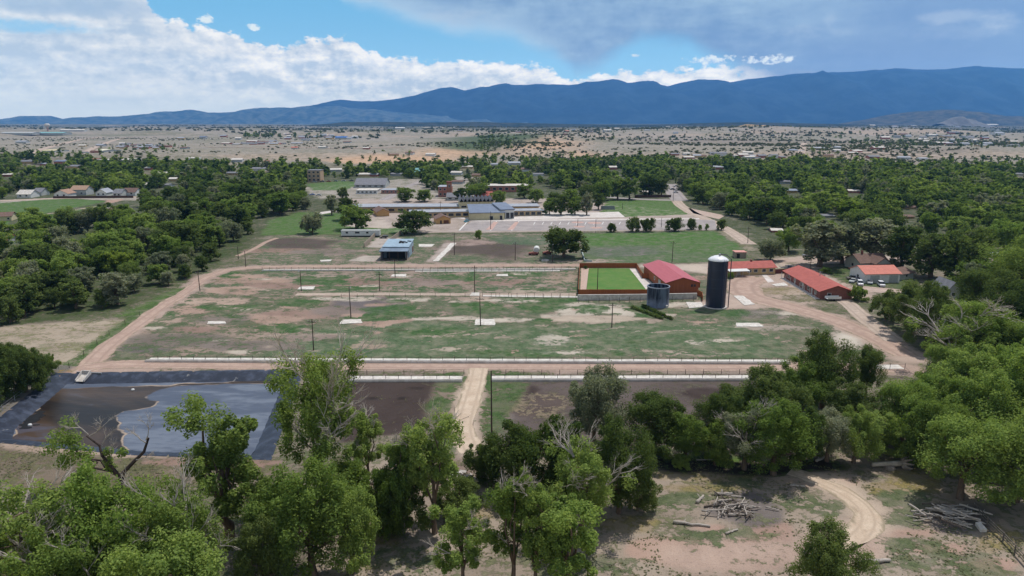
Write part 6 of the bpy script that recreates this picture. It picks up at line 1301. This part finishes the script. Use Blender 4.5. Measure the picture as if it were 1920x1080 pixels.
# ------------------------------------------------------------------ sky
wd = bpy.data.worlds.new('World'); SC.world = wd; wd.use_nodes = True; nt = wd.node_tree; nt.nodes.clear()
AIR = 4.5e-5
SUN_AZ, SUN_EL = R(40), R(64); BG = .1
out = nt.nodes.new('ShaderNodeOutputWorld'); bg = nt.nodes.new('ShaderNodeBackground'); bg.inputs['Strength'].default_value = BG; nt.links.new(bg.outputs[0], out.inputs[0])
sky = nt.nodes.new('ShaderNodeTexSky'); sky.sky_type = 'NISHITA'; sky.sun_disc = False; sky.sun_elevation = SUN_EL; sky.sun_rotation = SUN_AZ; sky.altitude = 1600; sky.air_density = 1.0; sky.dust_density = .6; sky.ozone_density = 1.4
tc = nt.nodes.new('ShaderNodeTexCoord'); sp = nt.nodes.new('ShaderNodeSeparateXYZ'); nt.links.new(tc.outputs['Generated'], sp.inputs[0])
X, Y, Z = (E(nt, sp.outputs[i]) for i in range(3))
az = X.f('ARCTAN2', Y) * 57.2958; el = Z.f('ARCSINE') * 57.2958
def AE(px, py):
    u = (px - 960) / F_PX; v = -(py - 540) / F_PX; d = Vector((u, CP + v * SP, -SP + v * CP)).normalized()
    return (math.degrees(math.atan2(d.x, d.y)), math.degrees(math.asin(d.z)))
def AZ(px): return math.degrees(math.atan((px - 960) / F_PX / CP))
def EL(py): return math.degrees(math.atan((540 - py) / F_PX) - PITCH)
def curve(pts, lo=-45.0, hi=45.0, vmax=20.0):
    """Piecewise boundary (photo column, photo row) as elevation against azimuth."""
    n = nt.nodes.new('ShaderNodeValToRGB'); cr = n.color_ramp; cr.interpolation = 'LINEAR'
    nt.links.new(((az - lo) / (hi - lo)).v, n.inputs[0])
    for i, (a, e) in enumerate(pts):
        pos = min(1, max(0, (a - lo) / (hi - lo))); v = (e + 5) / (vmax + 5)
        el_ = cr.elements[i] if i < 2 else cr.elements.new(pos)
        el_.position = pos; el_.color = (v, v, v, 1)
    r = nt.nodes.new('ShaderNodeSeparateColor'); nt.links.new(n.outputs[0], r.inputs[0])
    return E(nt, r.outputs[0]) * (vmax + 5) - 5.0
cv = nt.nodes.new('ShaderNodeCombineXYZ'); nt.links.new(az.v, cv.inputs[0]); nt.links.new(el.v, cv.inputs[1]); V2 = E(nt, cv.outputs[0])
puff = noise(nt, vscale(nt, V2, (.55, .95, 1)), 1.0, 9, .58); puffs = noise(nt, vscale(nt, V2, (1.6, 2.4, 1)), 1.0, 6, .6); soft = noise(nt, vscale(nt, V2, (.07, .26, 1)), 1.0, 7, .55, .4); strk = noise(nt, vscale(nt, V2, (.09, .8, 1)), 1.0, 6, .55, .3); broad = noise(nt, vscale(nt, V2, (.05, .1, 1)), 1.0, 5, .5)
def C(r, g, b, k=1.0): return tuple(k * c / BG for c in S(r, g, b, 1.0))
blue = mix(nt, el.ss(0, 10), C(152, 200, 230), C(116, 180, 222))
blue = mix(nt, el.ss(9, 30), blue, mix(nt, 1.0, sky.outputs[0], (1.0, 1.0, 1.0), 'MULTIPLY'))
col = blue
# towering bank: white along its crown, soft grey below
bank = curve([(-45, 13), (AZ(0), 12.5), (AZ(180), 11), (AZ(285), 9.6), AE(310, 42), AE(420, 55), AE(480, 82), AE(560, 84), AE(620, 68), AE(665, 72), AE(690, 96), AE(720, 105), AE(800, 112), AE(900, 112), AE(1000, 120), AE(1055, 140), AE(1100, 150), AE(1145, 136), AE(1210, 128), AE(1290, 126), AE(1400, 128), AE(1560, 136), (45, 2.5)])
g = bank - el + (puff - .5) * 2.6 + (puffs - .5) * .9
mb_ = g.ss(-.12, .26)
ha, he = AE(60, 50); hole = (1.0 - (((az - ha) / 5.0).f('POWER', 2.0) + ((el - he) / .6).f('POWER', 2.0)) + (strk - .5) * 3.0 + (puffs - .5) * 1.5).ss(.1, 1.1)
mb_ = mb_ * (1.0 - hole * .8)
crown = 1.0 - g.ss(.1, 2.2)
vo = nt.nodes.new('ShaderNodeVectorMath'); vo.operation = 'ADD'; nt.links.new(V2.v, vo.inputs[0]); vo.inputs[1].default_value = (.35, .55, 0)
puff_up = noise(nt, vscale(nt, E(nt, vo.outputs[0]), (.55, .95, 1)), 1.0, 9, .58)
lit = ((puff - puff_up) * (.5 + 1.2 * el.ss(2, 7) + 2.0 * az.ss(-30, -14)) + crown * .5 + (strk - .42) * 1.3 + (puffs - .5) * .9 + (soft - .5) * 1.2 + .12).clamp()
bankc = mix(nt, lit, C(176, 194, 214), C(244, 246, 248))
bankc = mix(nt, el.ss(3.2, .2) * .0, bankc, C(205, 220, 236))
low = (1.0 - el.ss(.3, 3.4)) * (1.0 - az.ss(-14, -4))
bankc = mix(nt, low * .85, bankc, C(194, 210, 225))
ga, ge = AE(150, 4); grey = (1.15 - (((az - ga) / 7.5).f('POWER', 2.0) + ((el - ge) / .95).f('POWER', 2.0)) + (soft - .5) * 2.0 + (puffs - .5) * .8).ss(.0, 1.0)
bankc = mix(nt, grey * .7, bankc, C(156, 182, 210))
col = mix(nt, mb_, col, bankc)
for (px, py, w_, h_) in ((385, 34, .7, .42), (475, 51, .6, .25)):
    d = ((az - AE(px, py)[0]) / w_).f('POWER', 2.0) + ((el - AE(px, py)[1]) / h_).f('POWER', 2.0); col = mix(nt, (.9 - d + (puffs - .5) * 4.5).ss(.1, .9) * .8, col, C(232, 240, 248))
# storm deck
edge = curve([(-45, 20), (AZ(560), 19), AE(640, 0), AE(740, 36), AE(850, 62), AE(960, 72), AE(1040, 105), AE(1080, 138), AE(1120, 128), AE(1200, 80), AE(1290, 92), AE(1340, 122), AE(1420, 150), AE(1520, 200), (45, -3)])
sg = el - edge + (soft - .5) * 2.6 + (puff - .5) * .8
ms = sg.ss(-.5, 1.1) * (1.0 - el.ss(26, 48))
shaft = noise(nt, vscale(nt, V2, (.5, .06, 1)), 1.0, 5, .5)
sc_ = mix(nt, (broad * .5 + soft * .5 + (shaft - .5) * .12 + (strk - .5) * .3 + (puff - .5) * .3).ss(.34, .66), C(116, 150, 192), C(160, 188, 213))
sc_ = mix(nt, (az - el * 1.2).ss(4, 24) * .85, sc_, C(120, 151, 194))
sc_ = mix(nt, (1.0 - sg.ss(.2, 2.4)) * (1.0 - az.ss(-2, 6)) * .85, sc_, C(178, 206, 228))
for (px, py, w_, h_, a) in ((1880, 38, 1.3, .9, .6), (1770, 32, 3.4, .55, .45), (1555, 42, .7, .8, .4), (1510, 62, 3.6, .7, .35), (860, 30, 4.5, .7, .4), (1790, 60, 4, .7, .25)):
    d = ((az - AE(px, py)[0]) / w_).f('POWER', 2.0) + ((el - AE(px, py)[1]) / h_).f('POWER', 2.0); sc_ = mix(nt, (.8 - d + (soft - .5) * 3.0 + (puff - .5) * 3.0).ss(.0, 1.6) * a, sc_, C(180, 196, 216))
col = mix(nt, ms * .96, col, sc_)
for (px, py, w_, h_) in ((1333, 112, 2.1, .45), (1440, 112, 2.2, .42), (1190, 104, .5, .16)):
    d = ((az - AE(px, py)[0]) / w_).f('POWER', 2.0) + ((el - AE(px, py)[1]) / h_).f('POWER', 2.0); col = mix(nt, (.9 - d + (puffs - .5) * 3.6 + (puff - .5) * 1.5).ss(.1, .9) * .85, col, mix(nt, (puffs + (el - AE(px, py)[1]) * .3).ss(.35, .6), C(176, 198, 224), C(226, 234, 242)))
hi = noise(nt, V2, .045, 5, .6); col = mix(nt, el.ss(11, 22) * hi.ss(.42, .6) * .7, col, C(240, 244, 250))  # high cloud beyond the view, added to brighten the ambient light
# the sky is seen through the air of the valley: what that air adds and takes is allowed for here
pl_ = (1440.0 / Z.f('MAXIMUM', .02)).f('MINIMUM', 18500.0 / Y.f('MAXIMUM', .2)); tr_ = (pl_ * -AIR).f('EXPONENT')
sc3 = nt.nodes.new('ShaderNodeSeparateColor'); nt.links.new(col.v, sc3.inputs[0]); cc3 = nt.nodes.new('ShaderNodeCombineColor')
for i, x_ in enumerate((.078, .235, .54)): nt.links.new(((E(nt, sc3.outputs[i]) - (1.0 - tr_) * (x_ / BG)) / tr_.f('MAXIMUM', .2)).f('MAXIMUM', 0.0).v, cc3.inputs[i])
setin(nt, bg.inputs['Color'], E(nt, cc3.outputs[0]))

# ------------------------------------------------------------------ sun, air, camera
sl = bpy.data.lights.new('sun', 'SUN'); sl.energy = 3.9; sl.angle = R(.53); sl.color = (1, .955, .89); so = bpy.data.objects.new('sun', sl); COL.objects.link(so)
sd_ = Vector((math.sin(SUN_AZ) * math.cos(SUN_EL), math.cos(SUN_AZ) * math.cos(SUN_EL), math.sin(SUN_EL))); so.rotation_euler = sd_.to_track_quat('Z', 'Y').to_euler()
hm = bpy.data.materials.new('haze_air'); hm.use_nodes = True; n_ = hm.node_tree; n_.nodes.clear(); o_ = n_.nodes.new('ShaderNodeOutputMaterial'); pv = n_.nodes.new('ShaderNodeVolumePrincipled')
pv.inputs['Density'].default_value = AIR; pv.inputs['Color'].default_value = (.15, .43, .95, 1); pv.inputs['Anisotropy'].default_value = .35; n_.links.new(pv.outputs[0], o_.inputs['Volume'])
hz_ = MB().box(-22000, 22000, -400, 18500, -50, 1500).build('haze', hm); hz_['kind'] = 'stuff'
cd = bpy.data.cameras.new('camera'); cd.sensor_width = 36; cd.lens = 36 * F_PX / 1920; cd.clip_end = 60000; cd.clip_start = .5
co = bpy.data.objects.new('camera', cd); COL.objects.link(co); co.location = (0, 0, CAM_H); co.rotation_euler = (PI / 2 - PITCH, 0, 0); SC.camera = co
SC.view_settings.view_transform = 'Standard'; SC.view_settings.look = 'None'; SC.view_settings.exposure = 0; SC.view_settings.gamma = 1
cy = SC.cycles; cy.max_bounces = 8; cy.diffuse_bounces = 4; cy.glossy_bounces = 2; cy.transmission_bounces = 4; cy.volume_bounces = 1; cy.transparent_max_bounces = 8; cy.use_denoising = True; cy.caustics_reflective = False; cy.caustics_refractive = False
